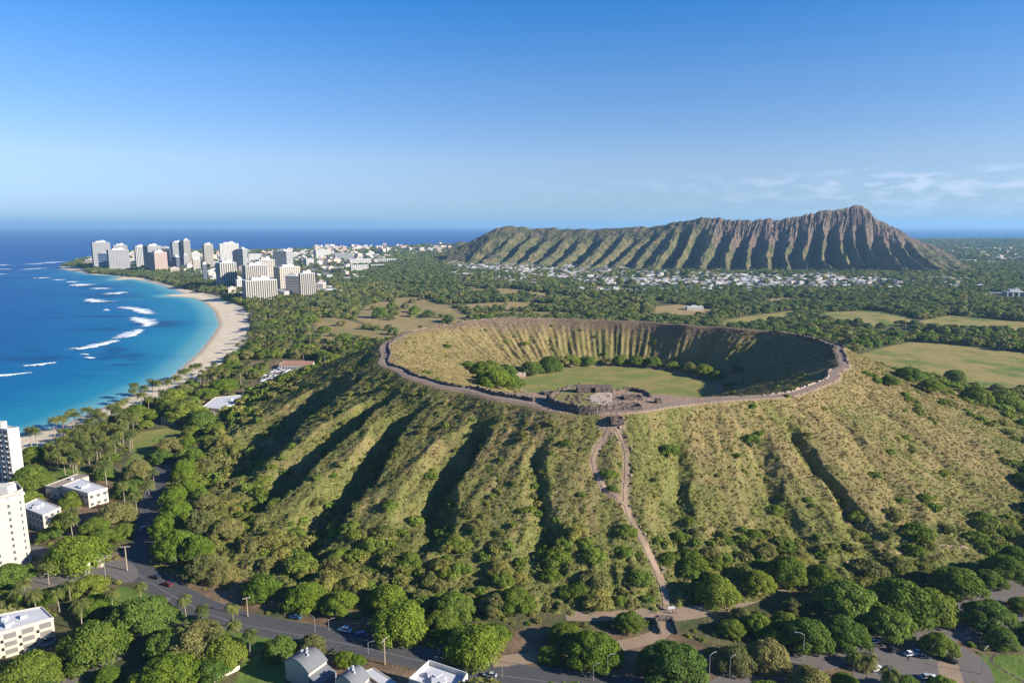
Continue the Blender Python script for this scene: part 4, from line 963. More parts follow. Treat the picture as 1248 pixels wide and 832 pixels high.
bldg('apartment_block', 'low block with a streaked white roof behind the cream tower', [(24,617),(46,607),(74,618),(52,628)], 9, BEIGE, ROOFW, 3, .4, units=4)
bldg('pavilion', 'white roofed hall with a dark shaded side beside the small lawn', [(75,592),(98,583),(131,594),(107,601)], 8, BEIGE, ROOFW, 2, .3, units=5)
bldg('pavilion', 'long brown roofed wing joined behind the white roofed hall', [(55,592),(95,577),(108,580),(70,594)], 6.5, CREAM, ROOFB, 1, .3, units=1)
bldg('beach_house', 'pale roofed shed between dark trees and the hill shadow', [(196,508),(206,501),(222,504),(212,510)], 5, CREAM, ROOFG, 1, .2)
bldg('market_hall', 'broad white roofed hall at the foot of the shaded hill flank', [(246,496),(262,484),(294,481),(300,488),(268,498)], 6, BEIGE, ROOFW, 1, .3, units=7)
bldg('market_hall', 'pinkish lower roof in front of the broad white hall', [(246,499),(262,500),(290,494),(262,506)], 4, BEIGE, PSTONE, 1, .2)
bldg('shop_row', 'long low terracotta roof between the parkland palms', [(340,444),(346,440),(383,440),(380,445)], 5, BEIGE, flat('terracotta', (.42, .20, .12), .85), 1, .2)
bldg('shop_row', 'short low terracotta roof beside the long one', [(388,446),(390,441),(398,441),(397,446)], 5, WHITE, ROOFW, 1, .2)
t, Q = bldg('apartment_block', 'cream three storey block with white flat roof and deep balconies', [(-46,784),(-46,757),(51,739),(65,752.5)], 9, CREAM, ROOFW, 3, .45, win=False, units=6)
for i in range(4):
    u_ = Vector(Q[(i+1) % 4])-Vector(Q[i]); nr = Vector((u_.y, -u_.x)).normalized()
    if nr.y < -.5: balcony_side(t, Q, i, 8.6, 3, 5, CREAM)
bldg('flat_roofed_house', 'white walled flat roof full of air units at the bottom edge', [(498,831),(523,808),(570,824),(556,850)], 7, WHITE, ROOFW, 2, 1.5, units=16)
def vault_house(label, A, B, C_, D, h, low):
    """a house under a shallow curved roof with an arched sunlit gable and a lean-to"""
    P = [Vector(G(a, b_, GZ+h)) for a, b_ in (A, B, C_, D)]; c = sum(P, Vector((0, 0)))/4; P = [p-c for p in P]
    t = thing('vaulted_house', label, 'house', (c.x, c.y, GZ-.1)); n = 10; V = []; rise = 2.6
    for i in range(n+1):
        u_ = i/n; zz = h+rise*math.sin(math.pi*u_)
        a = P[0].lerp(P[3], u_); d = P[1].lerp(P[2], u_); V += [(*(a*1.06), zz), (*(d*1.06), zz), (*(a*1.06), zz-.3), (*(d*1.06), zz-.3)]
    F = [];
    for i in range(n):
        k = i*4; F += [(k, k+1, k+5, k+4), (k+2, k+6, k+7, k+3), (k, k+4, k+6, k+2), (k+1, k+3, k+7, k+5)]
    F += [(0, 2, 3, 1), (4*n, 4*n+1, 4*n+3, 4*n+2)]
    b = MB(); b.add(V, F); part('roof', b.mesh('roof', ROOFG), t)
    for E_ in ((P[0], P[3]), (P[1], P[2])):
        b = MB(); top = [(*(E_[0].lerp(E_[1], i/n)), h-.3+rise*math.sin(math.pi*i/n)) for i in range(n+1)]; bot = [(x, y, 0) for x, y, z in top]
        b.add(top+bot, [(i, i+1, n+2+i, n+1+i) for i in range(n)]); part('gable_wall', b.mesh('gable_wall', PINK if E_[0] is P[1] else CREAM), t)
    for E_ in ((P[0], P[1]), (P[3], P[2])):
        b = MB(); b.add([(*E_[0], 0), (*E_[1], 0), (*E_[1], h-.05), (*E_[0], h-.05)], [(0, 1, 2, 3)]); part('wall', b.mesh('wall', CREAM), t)
        for f_ in (.25, .5, .75):
            p = E_[0].lerp(E_[1], f_); ang = math.atan2((E_[1]-E_[0]).y, (E_[1]-E_[0]).x); b = MB(); b.box(-.9, .9, -.1, .1, 2.2, h-1.6, 0, ang, tuple(p)); part('window', b.mesh('window', GLASS), t)
    o_ = (P[3]-P[0]).normalized(); S0, S1 = P[3], P[2]; T0, T1 = S0+o_*low, S1+o_*low
    b = MB(); b.add([(*S0, h*.80), (*S1, h*.80), (*T1, h*.62), (*T0, h*.62), (*S0, 0), (*S1, 0), (*T1, 0), (*T0, 0)], [(0, 3, 2, 1), (3, 7, 6, 2), (0, 4, 7, 3), (1, 2, 6, 5)]); part('lean_to', b.mesh('lean_to', ROOFG), t)
    rq = random.Random(3)
    for k in range(8):
        u_, v_ = rq.uniform(.2, .7), rq.uniform(.2, .8); p = P[0].lerp(P[3], u_).lerp(P[1].lerp(P[2], u_), v_); b = MB(); z_ = h+rise*math.sin(math.pi*u_); b.box(-.35, .35, -.28, .28, z_-.1, z_+.5, 0, rq.uniform(0, 3), tuple(p)); part('roof_vent', b.mesh('roof_vent', ROOFW), t)
    KEEP.append((c.x, c.y, 11)); return t
vault_house('grey curved roof house with a pinkish arched gable, whole in view', (347,804), (370,791), (398,803), (376,819), 7, 4.5)
vault_house('grey curved roof house cut by the bottom edge of the view', (409,826), (426,814.5), (450,823), (434,840), 7, 3)
bldg('annexe', 'narrow pale flat roof slab beside the second curved roof house', [(441,818),(455,813),(484,831),(470,838)], 5, CREAM, ROOFW, 1, .2)
b = MB(); P = GP([(352,786),(362,780)], 3)

# ------------------------------------------------------------------ vehicles, lamps, people
TYRE = flat('tyre_rubber', (.02, .02, .02), .9); CGL = M('car_glass', .12, .5); CGL.col((.02, .025, .03)); CGL = CGL.m
def paint(n, c): m_ = M(n, .3, .5); m_.col(c); m_.b.inputs['Coat Weight'].default_value = .5; return m_.m
def make_car(label, mat, tall=1.0, L_=4.6):
    t = thing('parked_car', label, 'car'); W_ = 1.85; prof = [(-L_/2, .35), (-L_/2+.05, .85), (-L_/2+.9, .98*tall), (L_/2-1.3, .95*tall), (L_/2-.1, .78), (L_/2, .4)]
    b = MB(); n = len(prof)
    V = [(x, s_*W_/2*(.96 if 0 < i < n-1 else .86), z) for s_ in (-1, 1) for i, (x, z) in enumerate(prof)]
    b.add(V, [tuple(range(n)), tuple(reversed(range(n, 2*n)))]+[(i, n+i, n+(i+1) % n, (i+1) % n) for i in range(n)]); part('body', b.mesh('body', mat), t)
    z0, z1 = .96*tall, 1.5*tall; lo = [(-L_/2+.5, W_*.45), (L_/2-1.5, W_*.45)]; b = MB()
    b.add([(-L_/2+.45, -.84, z0-.04), (L_/2-1.35, -.84, z0-.04), (L_/2-1.35, .84, z0-.04), (-L_/2+.45, .84, z0-.04), (-L_/2+.95, -.68, z1), (L_/2-2.1, -.68, z1), (L_/2-2.1, .68, z1), (-L_/2+.95, .68, z1)], [(4, 5, 6, 7), (0, 1, 5, 4), (1, 2, 6, 5), (2, 3, 7, 6), (3, 0, 4, 7)]); part('windows', b.mesh('windows', CGL), t)
    b = MB(); b.box(-L_/2+1.0, L_/2-2.15, -.66, .66, z1+.01, z1+.06); part('roof', b.mesh('roof', mat), t)
    for x in (-L_/2+.85, L_/2-.9):
        for s_ in (-1, 1):
            b = MB(); b.tube([(x, s_*.72, .33), (x, s_*.95, .33)], .33, 12); part('wheel', b.mesh('wheel', TYRE), t)
    return t
PW = paint('white_paint', (.78, .78, .78)); PD = paint('dark_paint', (.03, .032, .038)); PB = paint('blue_paint', (.04, .13, .30)); PR = paint('red_paint', (.20, .015, .02)); PS = paint('silver_paint', (.42, .44, .46)); PC = paint('pale_blue_paint', (.45, .62, .74))
CARS = [(140,795,.55,'w','white car parked by the brown verge near the balcony block'),(110,810,.55,'w','white car half under trees behind the first white one'),(173,768,.4,'s','silver car at the bend of the lane under the big trees'),
 (420,769,2.85,'c','pale blue van like car in the deep shade of the main road'),(441,774,2.85,'b','small blue car behind the pale blue one'),(360,753,2.9,'b','blue car pulled off beside the bare verge'),(204,713,2.75,'r','dark red car leaving the road bend'),(190,704,2.7,'d','dark car in the road shade near the bend'),
 (597,824,2.9,'s','silver car at the bottom where the main road leaves view'),(1110,798,.2,'w','bright white car in the brown car park'),(1120,797,-.5,'s','silver car nose in beside the bright white one'),(1152,802,-.6,'d','dark car in the tree shade by the lawn'),(1158,806,-.6,'d','dark car nearest the right lawn'),(1090,793,.3,'d','dark car alone in the pool of tree shade'),(1066,783,.2,'s','silver car at the inner corner of the car park'),
 (1242,775,.15,'w','white car on the road behind the umbrella tree'),(1237,780,.15,'d','dark car on the road behind the umbrella tree'),(1188,720,.3,'w','white car on the upper paved road'),(1222,712,.3,'s','silver car farther up the upper paved road'),(1068,816,.5,'w','white car near the feathery palm'),(1130,826,.2,'s','silver car at the bottom edge of the car park'),(1140,828,.2,'w','white car at the bottom edge of the car park'),
 (62,700,3.3,'s','silver car waiting on the side road'),(174,645,1.6,'s','silver car deep in the shaded avenue'),(888,818,.1,'w','white car on the lower road between the lamp posts')]
PR_ = {'w': PW, 'd': PD, 'b': PB, 'r': PR, 's': PS, 'c': PC}; proto = {}
for px, py, a, k, lab in CARS:
    x, y = G(px, py, GZ)
    if k not in proto: t = make_car(lab, PR_[k], 1.25 if k == 'c' else 1.0, 5.2 if k == 'c' else 4.6); t.location = (x, y, GZ+.09); t.rotation_euler = (0, 0, a); proto[k] = t
    else: t = dup(proto[k], (x, y, GZ+.09), a, 1.0, lab)
rq = random.Random(4)
for k in range(120):
    px, py = rq.uniform(316, 366), rq.uniform(448, 474)
    x, y = G(px, py, GZ)
    if not inside(np.array([x]), np.array([y]), LAVA)[0]: continue
    dup(proto[rq.choice('wwwsswd')], (x, y, GZ+.1), rq.choice([.9, .95]), 1.15, 'parked car in the packed car park at the edge of the parkland', 'cars in the packed car park')
# coach on the side road
x, y = G(12, 703, GZ); t = thing('coach', 'long white coach on the side road below the cream tower', 'bus', (x, y, GZ+.07), .40)
b = MB(); b.box(-6.5, 6.5, -1.3, 1.3, .4, 3.2); part('body', b.mesh('body', PW), t); b = MB(); b.box(-6.2, 6.2, -1.33, 1.33, 1.7, 2.6); part('windows', b.mesh('windows', CGL), t)
for xx in (-4.4, 4.2):
    for s_ in (-1, 1): b = MB(); b.tube([(xx, s_*1.0, .5), (xx, s_*1.34, .5)], .5, 12); part('wheel', b.mesh('wheel', TYRE), t)
POLE = flat('galvanised_steel', (.30, .29, .27), .6); WOOD = flat('weathered_wood', (.34, .27, .20), .9)
def street_lamp(label, h=9, arm=2.4, dbl=False):
    t = thing('street_lamp', label, 'street lamp'); b = MB(); b.tube([(0, 0, 0), (0, 0, h*.5), (0, 0, h)], [.13, .10, .08], 8); part('pole', b.mesh('pole', POLE), t)
    for s_ in ((1, -1) if dbl else (1,)):
        b = MB(); b.tube([(0, 0, h-.2), (s_*arm*.5, 0, h+.35), (s_*arm, 0, h+.4)], .1, 6); part('arm', b.mesh('arm', POLE), t)
        b = MB(); b.box(min(s_*arm-.1, s_*arm+s_*.6), max(s_*arm-.1, s_*arm+s_*.6), -.18, .18, h+.30, h+.46); part('lamp_head', b.mesh('lamp_head', POLE), t)
    return t
def utility_pole(label, h=12):
    t = thing('utility_pole', label, 'utility pole'); b = MB(); b.tube([(0, 0, 0), (0, 0, h)], [.32, .22], 8); part('pole', b.mesh('pole', WOOD), t)
    b = MB(); b.box(-2.1, 2.1, -.14, .14, h-.7, h-.4); part('crossarm', b.mesh('crossarm', WOOD), t)
    for xx in (-1.9, -.9, .9, 1.9): b = MB(); b.tube([(xx, 0, h-.39), (xx, 0, h)], .13, 6); part('insulator', b.mesh('insulator', POLE), t)
    return t
UP = [(155,695,11.5,.1,'thick pole with a crossarm at the road junction'),(302,751,8,.4,'pole with a crossarm beside the shaded verge of the main road'),(469,809,9.5,1.2,'wooden pole beside the shaded road above the flat roofed house')]
u0 = None
for px, py, h_, a, lab in UP:
    x, y = G(px, py, GZ)
    if u0 is None: u0 = utility_pole(lab, h_); u0.location = (x, y, GZ); u0.rotation_euler.z = a
    else: dup(u0, (x, y, GZ), a, h_/11.5, lab)
LP = [(129,706,9.5,1.0,'tall pale lamp post standing before the junction pavement'),(216,695,5.8,3.0,'curved lamp post under the bright trees by the road bend'),(107,718,8.8,.5,'lamp post rising out of the palms beside the side road'),(384,770,6,2.6,'lamp post at the edge of the shaded main road above the grey roofs'),(401,768,4.5,.3,'short lamp post beside the pale blue car'),(864,826,8.5,.5,'slim lamp post at the bottom between dark trees'),(889,826,7.5,.5,'slimmer lamp post beside the grey olive trees'),(978,805,10,2.9,'lamp post in front of the dark double tree'),(740,825,8,.2,'lamp post at the bottom below the bright round tree'),(723,830,6,.2,'short lamp post at the bottom below the bright round tree'),(1196,821,9,.6,'leaning lamp post at the edge of the right lawn'),(1102,786,3.6,.2,'short dark post by the car park entry'),(449,797,4.5,.4,'short post on the footpath above the flat roofed house'),(612,826,4,.2,'small post by the lower road bend')]
l0 = None
for px, py, h_, a, lab in LP:
    x, y = G(px, py, GZ)
    if l0 is None: l0 = street_lamp(lab, h_); l0.location = (x, y, GZ); l0.rotation_euler.z = a; hh0 = h_
    else: dup(l0, (x, y, GZ), a, (max(.75, h_/hh0),)*2+(h_/hh0,), lab)
# gatehouse columns by the side road
for px, py, lab in ((123,690,'sunlit square stone gate pillar by the side road'),(107,697,'stone gate pillar nearer the cream tower')):
    x, y = G(px, py, GZ); b = MB(); b.box(-.9, .9, -.9, .9, -.1, 4.2); b.box(-1.1, 1.1, -1.1, 1.1, 4.21, 4.6); o = b.build('gate_pillar', CREAM); o.location = (x, y, GZ); tag(o, lab, 'pillar')
x, y = G(95, 806, GZ); wl = GP([(60,826),(78,812),(95,806),(116,803)]); b = MB(); rubble(b, resample(wl, 2), GZ, .9, .5, rg, 1.0, .05); tag(b.build('garden_wall', CREAM), 'low pale wall round the brown verge beside the parked white cars', 'garden wall')
b = MB(); rubble(b, resample(GP([(258,832),(275,823),(292,815)]), 2), GZ, 1.4, .5, rg, 1.0, .05); tag(b.build('garden_wall', CREAM), 'pale boundary wall at the lower lawn corner', 'garden wall')
# people at the foot of the trail
SKIN = flat('skin', (.45, .28, .19), .7); 
def person(label, px, py, top, leg, a, walk=.25):
    x, y = G(px, py, GZ); t = thing('person', label, 'person', (x, y, GZ+.09), a)
    J = [(0,0,.95),(0,0,1.15),(0,0,1.42),(0,0,1.52),(0,.02,1.66),(.10,0,.90),(.11,walk*.5,.50),(.11,walk,.06),(-.10,0,.90),(-.11,-walk*.3,.50),(-.11,-walk,.06),(.20,0,1.40),(.25,-walk*.4,1.12),(.24,-walk*.2,.86),(-.20,0,1.40),(-.25,walk*.4,1.12),(-.24,walk*.6,.88),(.11,walk+.16,.04),(-.11,-walk+.16,.04)]
    E_ = [(0,1),(1,2),(2,3),(3,4),(0,5),(5,6),(6,7),(7,17),(0,8),(8,9),(9,10),(10,18),(2,11),(11,12),(12,13),(2,14),(14,15),(15,16)]
    Rr = [.14,.13,.14,.055,.105,.10,.065,.045,.10,.065,.045,.06,.045,.035,.06,.045,.035,.04,.04]
    me = bpy.data.meshes.new('person_body'); me.from_pydata(J, E_, []); me.materials.append(SKIN); o = link('body', me, t)
    sk = o.modifiers.new('skin', 'SKIN')
    for i, v in enumerate(me.skin_vertices[0].data): v.radius = (Rr[i],)*2; v.use_root = i == 0
    o.modifiers.new('sub', 'SUBSURF').levels = 1
    b = MB(); b.tube([(0,0,.93),(0,0,1.15),(0,0,1.40),(0,0,1.47)], [.17,.165,.20,.09], 10); part('shirt', b.mesh('shirt', top), t)
    b = MB()
    for s_, w_ in ((1, walk), (-1, -walk)): b.tube([(s_*.09,0,.98),(s_*.11,w_*(.5 if s_ > 0 else .3),.5),(s_*.11,w_,.12)], [.125,.09,.07], 8)
    part('trousers', b.mesh('trousers', leg), t); b = MB(); b.tube([(0,-.01,1.66),(0,-.01,1.76),(0,-.01,1.80)], [.125,.11,.03], 8); part('hair', b.mesh('hair', TYRE), t)
FW, FB, FR = flat('white_cloth', (.7, .7, .7)), flat('navy_cloth', (.04, .06, .12)), flat('red_cloth', (.5, .07, .05))
person('person in a white top at the foot of the trail', 816, 747, FW, FB, .4); person('person in a red top beside the trail foot', 820, 747.5, FR, FB, 2.0); person('person in dark clothes crossing the dirt junction', 824, 748, FB, FB, -1.0, .35); person('person standing apart on the dirt junction', 802, 747.5, FB, FW, .9, .1)
x, y = G(818, 744.5, GZ); t = thing('notice_board', 'white notice board on two posts at the trail foot', 'sign', (x, y, GZ+.05), .1)
b = MB(); b.box(-1.3, 1.3, -.05, .05, .9, 2.1); part('board', b.mesh('board', ROOFW), t)
for s_ in (-1, 1): b = MB(); b.box(s_*1.1-.06, s_*1.1+.06, .06, .16, 0, 2.2); part('post', b.mesh('post', WOOD), t)
# boats
for px, py, s_, lab in ((130,378,5,'small white boat inside the surf line'),(465,286,9,'white ship far out near the horizon')):
    x, y = G(px, py, 0); t = thing('boat', lab, 'boat', (x, y, 0), .2); b = MB(); L_ = s_*2
    b.add([(-L_/2, -s_*.3, 1.0*s_*.16), (L_*.3, -s_*.3, 1.0*s_*.18), (L_/2, 0, s_*.24), (L_*.3, s_*.3, s_*.18), (-L_/2, s_*.3, s_*.16), (-L_/2, -s_*.22, -.3), (L_*.3, -s_*.2, -.3), (L_*.42, 0, -.3), (L_*.3, s_*.2, -.3), (-L_/2, s_*.22, -.3)], [(0, 1, 2, 3, 4), (0, 5, 6, 1), (1, 6, 7, 2), (2, 7, 8, 3), (3, 8, 9, 4), (4, 9, 5, 0)]); part('hull', b.mesh('hull', PW), t)
    b = MB(); b.box(-L_*.25, L_*.1, -s_*.2, s_*.2, s_*.17, s_*.42); part('cabin', b.mesh('cabin', PW), t)

# ------------------------------------------------------------------ surf
FO = M('foam', .6, .2); ed = FO.attr('edge'); fn = FO.noise(.09, 5, .65); fn2 = FO.noise(.35, 4, .65)
FO.col((.80, .84, .86)); al = FO.ramp(FO.math('ADD', ed, FO.math('MULTIPLY', FO.math('SUBTRACT', FO.math('MULTIPLY', FO.math('ADD', fn, fn2), .5), .5), 2.4)), (.25, .6)); FO.put(FO.b.inputs['Alpha'], al); FOAM = FO.m
WV = [([(84,424),(96,425),(108,423),(126,419),(140,414)],7,'longest breaker, below the hooked one'),([(141,413),(150,410),(160,405.5),(175,401)],5.5,'breaker joined to the end of the longest'),([(164,386),(172,388),(180,392),(182,396),(174,399)],4.5,'hooked breaker curling back to sea'),([(142,374),(155,374),(166,377),(178,380),(190,383)],3.2,'thin trailing line of foam past the boat'),([(110,364),(118,365),(124,367),(144,367)],3.2,'pair of short white crests by the boat'),([(125,359),(134,358),(144,356)],3.6,'oval patch of foam inside the reef'),([(112,351),(124,351),(135,352)],2.4,'slim crest off the groyne'),([(98,346),(105,347),(110,348)],3.2,'bright short crest near the point beach'),([(84,343),(90,343),(95,344)],1.8,'small crest off the point'),([(65,341),(80,341)],1.6,'flat crest farther off the point'),([(39,339),(50,338.5),(60,338)],1.8,'faint crest in the middle of the bay mouth'),([(-10,328.5),(0,328.3),(16,328)],1.6,'short streak far out beyond the point'),([(-10,334.5),(12,334)],1.3,'short streak nearer than the far one'),([(-10,323.5),(10,322.5)],1.4,'outermost reef streak at the frame edge'),([(30,322.3),(46,321.3)],1.6,'reef streak running to the tip of the point'),([(47,321),(60,320),(75,319)],1.6,'reef streak touching the tip of the point'),([(22,446.5),(40,445),(56,443),(70,441)],3.6,'long breaker near the close shore'),([(-20,458),(0,457),(20,456),(39,453)],4,'nearest breaker entering from the edge'),([(97,432),(112,432)],1.8,'small streak under the longest breaker'),([(101,436),(118,436)],1.6,'smaller streak nearest below the longest breaker'),([(20,329),(60,326.5)],1.0,'thin reef line off the point')]
for pts, th_px, lab in WV:
    P = resample(smoothpoly([G(a, b_, 0) for a, b_ in pts], False, 2), 4.0); n = len(P); K = 15
    wm_ = [abs(G(pts[0][0], q[1]-th_px/2, 0)[1]-G(pts[0][0], q[1]+th_px/2, 0)[1]) for q in pts]; W_ = np.interp(np.linspace(0, 1, n), np.linspace(0, 1, len(wm_)), wm_)*(.55+.55*fbm(np.arange(n)/6.0, np.zeros(n)+len(lab), 3, 3))
    T = np.gradient(P, axis=0); T /= np.hypot(*T.T)[:, None]+1e-9; N = np.stack([-T[:, 1], T[:, 0]], 1); N[N[:, 1] < 0] *= 1
    k = np.linspace(-.5, .5, K); tp = np.sin(np.clip(np.linspace(0, 1, n), .02, .98)*math.pi)**.5
    off_ = (fbm(np.arange(n)/5.0, np.zeros(n), len(lab), 3)-.5)*W_*.6
    X = P[:, 0][:, None]+N[:, 0][:, None]*(k*W_[:, None]+off_[:, None]); Y = P[:, 1][:, None]+N[:, 1][:, None]*(k*W_[:, None]+off_[:, None])
    prof = np.exp(-((k+.22)/.16)**2)*1.2+np.exp(-(k/.3)**2)*.25
    Z = .04+prof[None, :]*tp[:, None]*(.6+.8*vnoise(np.arange(n)[:, None]/3.0, k[None, :]*3+np.zeros((n, 1)), 5))
    E_ = (1-np.abs(k*2)**2.2)[None, :]*tp[:, None]*np.where(k > .02, .55, 1.0)[None, :]
    o = link('breaking_wave', np_mesh('breaking_wave', np.stack([X.ravel(), Y.ravel(), Z.ravel()], 1), grid_faces(n, K), FOAM, dict(edge=E_.ravel()))); tag(o, lab, 'wave')
# ------------------------------------------------------------------ plants
def lobes_for(rng, n, kind):
    L_ = []
    for k in range(n):
        a = 2.399963*k+rng.uniform(-.5, .5); q = math.sqrt((k+.5)/n)
        if kind == 'spread': r_ = q*.36; z = .36-.24*q**2.2+rng.uniform(-.03, .03); rr_ = rng.uniform(.11, .17)*(24/max(n, 24))**.5*1.12; fl = .62
        elif kind == 'dome': r_ = q*.33; z = .34-.27*q**2+rng.uniform(-.04, .04); rr_ = rng.uniform(.13, .20)*(24/max(n, 24))**.5*1.12; fl = .85
        else: r_ = q*.34; z = .20-.16*q**2+rng.uniform(-.03, .03); rr_ = rng.uniform(.12, .19); fl = .8
        L_.append((r_*math.cos(a), r_*math.sin(a), z, rr_, rr_*fl))
    return np.array(L_)
def leaf_quads(rng, lobes, n, size, lo=-.35, wide=.7, bare=0.0):
    p = lobes[:, 3]**2; p = p/p.sum(); idx = rng.choice(len(lobes), n*2, p=p); L_ = lobes[idx]
    d = rng.normal(size=(n*2, 3)); d /= np.linalg.norm(d, axis=1)[:, None]; d[:, 2] = np.where(d[:, 2] < lo, -d[:, 2], d[:, 2])
    R = np.stack([L_[:, 3], L_[:, 3], L_[:, 4]], 1); P = L_[:, :3]+d*R*rng.uniform(.80, 1.06, (n*2, 1))
    ins = np.zeros(n*2, bool)
    for q in lobes: ins |= (((P-q[:3])/np.array([q[3], q[3], q[4]]))**2).sum(1) < .55
    k = np.nonzero(~ins)[0][:n]; P, d, R = P[k], d[k], R[k]; nrm = d/R; nrm /= np.linalg.norm(nrm, axis=1)[:, None]
    nrm = nrm+rng.normal(size=nrm.shape)*.42; nrm /= np.linalg.norm(nrm, axis=1)[:, None]
    t = np.cross(nrm, rng.normal(size=nrm.shape)); t /= np.linalg.norm(t, axis=1)[:, None]+1e-9; u_ = np.cross(nrm, t)
    s_ = size*rng.uniform(.55, 1.35, (len(P), 1)); lv = rng.uniform(0, 1, len(P))*.6+idx[k] % 5/5*.4
    V = np.stack([P-t*s_*.5, P+u_*s_*wide*.5, P+t*s_*.5, P-u_*s_*wide*.5], 1).reshape(-1, 3)
    F = np.arange(len(V)).reshape(-1, 4); return V, F, np.repeat(lv, 4)
def foliage(name, lo, hi, tr=.38):
    m_ = M(name, .65, .15); r_ = m_.rnd(); lv = m_.attr('lv')
    c = m_.mix(m_.math('ADD', m_.math('MULTIPLY', lv, .75), m_.math('MULTIPLY', m_.noise(.5, 3, .6), .25)), lo, hi)
    c = m_.mix(1.0, c, m_.mix(r_, (.72, .80, .75), (1.28, 1.16, 1.10)), 'MULTIPLY'); m_.col(c)
    tn = m_.n('ShaderNodeBsdfTranslucent'); m_.put(tn.inputs[0], m_.mix(1.0, c, (1.1, 1.25, .6), 'MULTIPLY')); mx_ = m_.n('ShaderNodeMixShader'); mx_.inputs[0].default_value = tr
    m_.t.links.new(m_.b.outputs[0], mx_.inputs[1]); m_.t.links.new(tn.outputs[0], mx_.inputs[2]); m_.t.links.new(mx_.outputs[0], m_.t.nodes['Material Output'].inputs[0]); return m_.m
FM = {'bright': foliage('foliage_bright', (0.081, 0.143, 0.015), (0.243, 0.321, 0.037)), 'mid': foliage('foliage_mid', (0.103, 0.152, 0.021), (0.283, 0.335, 0.050)), 'dark': foliage('foliage_dark', (0.079, 0.135, 0.026), (0.218, 0.300, 0.051)),
      'olive': foliage('foliage_olive', (0.125, 0.135, 0.046), (0.330, 0.307, 0.108)), 'far': foliage('foliage_far', (0.092, 0.130, 0.047), (0.254, 0.289, 0.097)), 'farl': foliage('foliage_far_olive', (0.154, 0.165, 0.059), (0.347, 0.329, 0.116)), 'palm': foliage('foliage_palm', (0.058, 0.086, 0.019), (0.202, 0.214, 0.059), .2), 'scrub': foliage('foliage_scrub', (0.148, 0.156, 0.041), (0.382, 0.359, 0.101)), 'gscrub': foliage('foliage_green_scrub', (0.101, 0.157, 0.026), (0.278, 0.355, 0.061)), 'grass': foliage('dry_grass', (.16, .13, .050), (.34, .27, .115))}
BARK = flat('bark', (.16, .12, .09), .95, var=.35, scale=1.5); PBARK = flat('palm_bark', (.30, .25, .19), .95, var=.3, scale=2)
def crown_mesh(seed, kind, n, size, mat, nl=15, trunk=False):
    rng = np.random.default_rng(seed); V, F, lv = leaf_quads(rng, lobes_for(rng, nl, kind), n, size)
    mi = np.zeros(len(F), int)
    if trunk:
        b = MB(); b.tube([(0, 0, -.02), (0, 0, .2)], [.02, .015], 5); V2 = np.array(b.v); k = len(V); q = np.array([f for f in b.f if len(f) == 4])+k; V = np.vstack([V, V2]); F = np.vstack([F, q]); lv = np.append(lv, np.zeros(len(V2))); mi = np.append(mi, np.ones(len(q), int))
    return np_mesh('crown', V, F, [mat, BARK], dict(lv=lv), smooth=False, midx=mi)
def trunk_mesh(seed, kind):
    rng = np.random.default_rng(seed); b = MB(); b.tube([(0, 0, -.05), (.004, 0, .08), (.0, .006, .17)], [.030, .022, .018], 9)
    for k, q in enumerate(lobes_for(np.random.default_rng(seed), 15, kind)[2:13:2]):
        b.tube([(0, .004, .10+.01*k), (q[0]*.45, q[1]*.45, .10+.5*(q[2]-.06)), (q[0], q[1], q[2])], [.014, .009, .004], 6)
    return b.mesh('trunk', BARK)
BIG = {}
for t_ in ('bright', 'mid', 'dark', 'olive'): BIG[t_] = [(crown_mesh(10*k+len(t_), kd, 7600, .037, FM[t_], 46), trunk_mesh(10*k+len(t_), kd)) for k, kd in enumerate(('spread', 'dome', 'spread'))]
MEDT = {t_: [(crown_mesh(70+10*k+len(t_), kd, 1500, .078, FM[t_], 15), trunk_mesh(70+10*k+len(t_), kd)) for k, kd in enumerate(('spread', 'dome'))] for t_ in ('bright', 'mid', 'dark', 'olive', 'far', 'farl')}
SM = []
for t_ in ('far', 'far', 'farl', 'mid', 'dark', 'olive'):
    for k, kd in enumerate(('spread', 'dome')): SM.append(crown_mesh(140+len(SM), kd, 420, .135, FM[t_], 9, True))
def palm_meshes(seed, nf=17, nl=11, droop=1.0):
    rng = np.random.default_rng(seed); V = []; F = []; lv = []
    for k in range(nf):
        a = 2*math.pi*k/nf+rng.uniform(-.2, .2); up = rng.uniform(-.30, 1.25); L_ = rng.uniform(.8, 1.05); pts = []
        for i in range(8):
            s_ = i/7; pts.append(np.array([math.cos(a)*L_*s_*(1-.12*s_), math.sin(a)*L_*s_*(1-.12*s_), up*s_*.95-droop*(.70+.38*max(up, 0))*s_**2.1]))
        pts = np.array(pts); side = np.array([-math.sin(a), math.cos(a), 0]); c = rng.uniform(0, 1)
        for i in range(nl*2):
            s_ = (i+1)/(nl*2+1); p = np.array([np.interp(s_, np.linspace(0, 1, 8), pts[:, j]) for j in range(3)]); w_ = .30*math.sin(math.pi*min(1, s_*.85+.12))**.7
            for sg in (-1, 1):
                e_ = p+side*sg*w_+np.array([math.cos(a), math.sin(a), 0])*.10-np.array([0, 0, .10+.1*rng.random()]); dv = (pts[-1]-pts[0])*.026; n0 = len(V); V += [p-dv, p+dv, e_+dv*.3, e_-dv*.3]; F.append((n0, n0+1, n0+2, n0+3)); lv += [c*.6+.4*rng.random()]*4
    cr = np_mesh('crown', np.array(V), np.array(F), FM['palm'], dict(lv=np.array(lv)), smooth=False); return cr
PCR = [palm_meshes(k, 25) for k in range(3)]
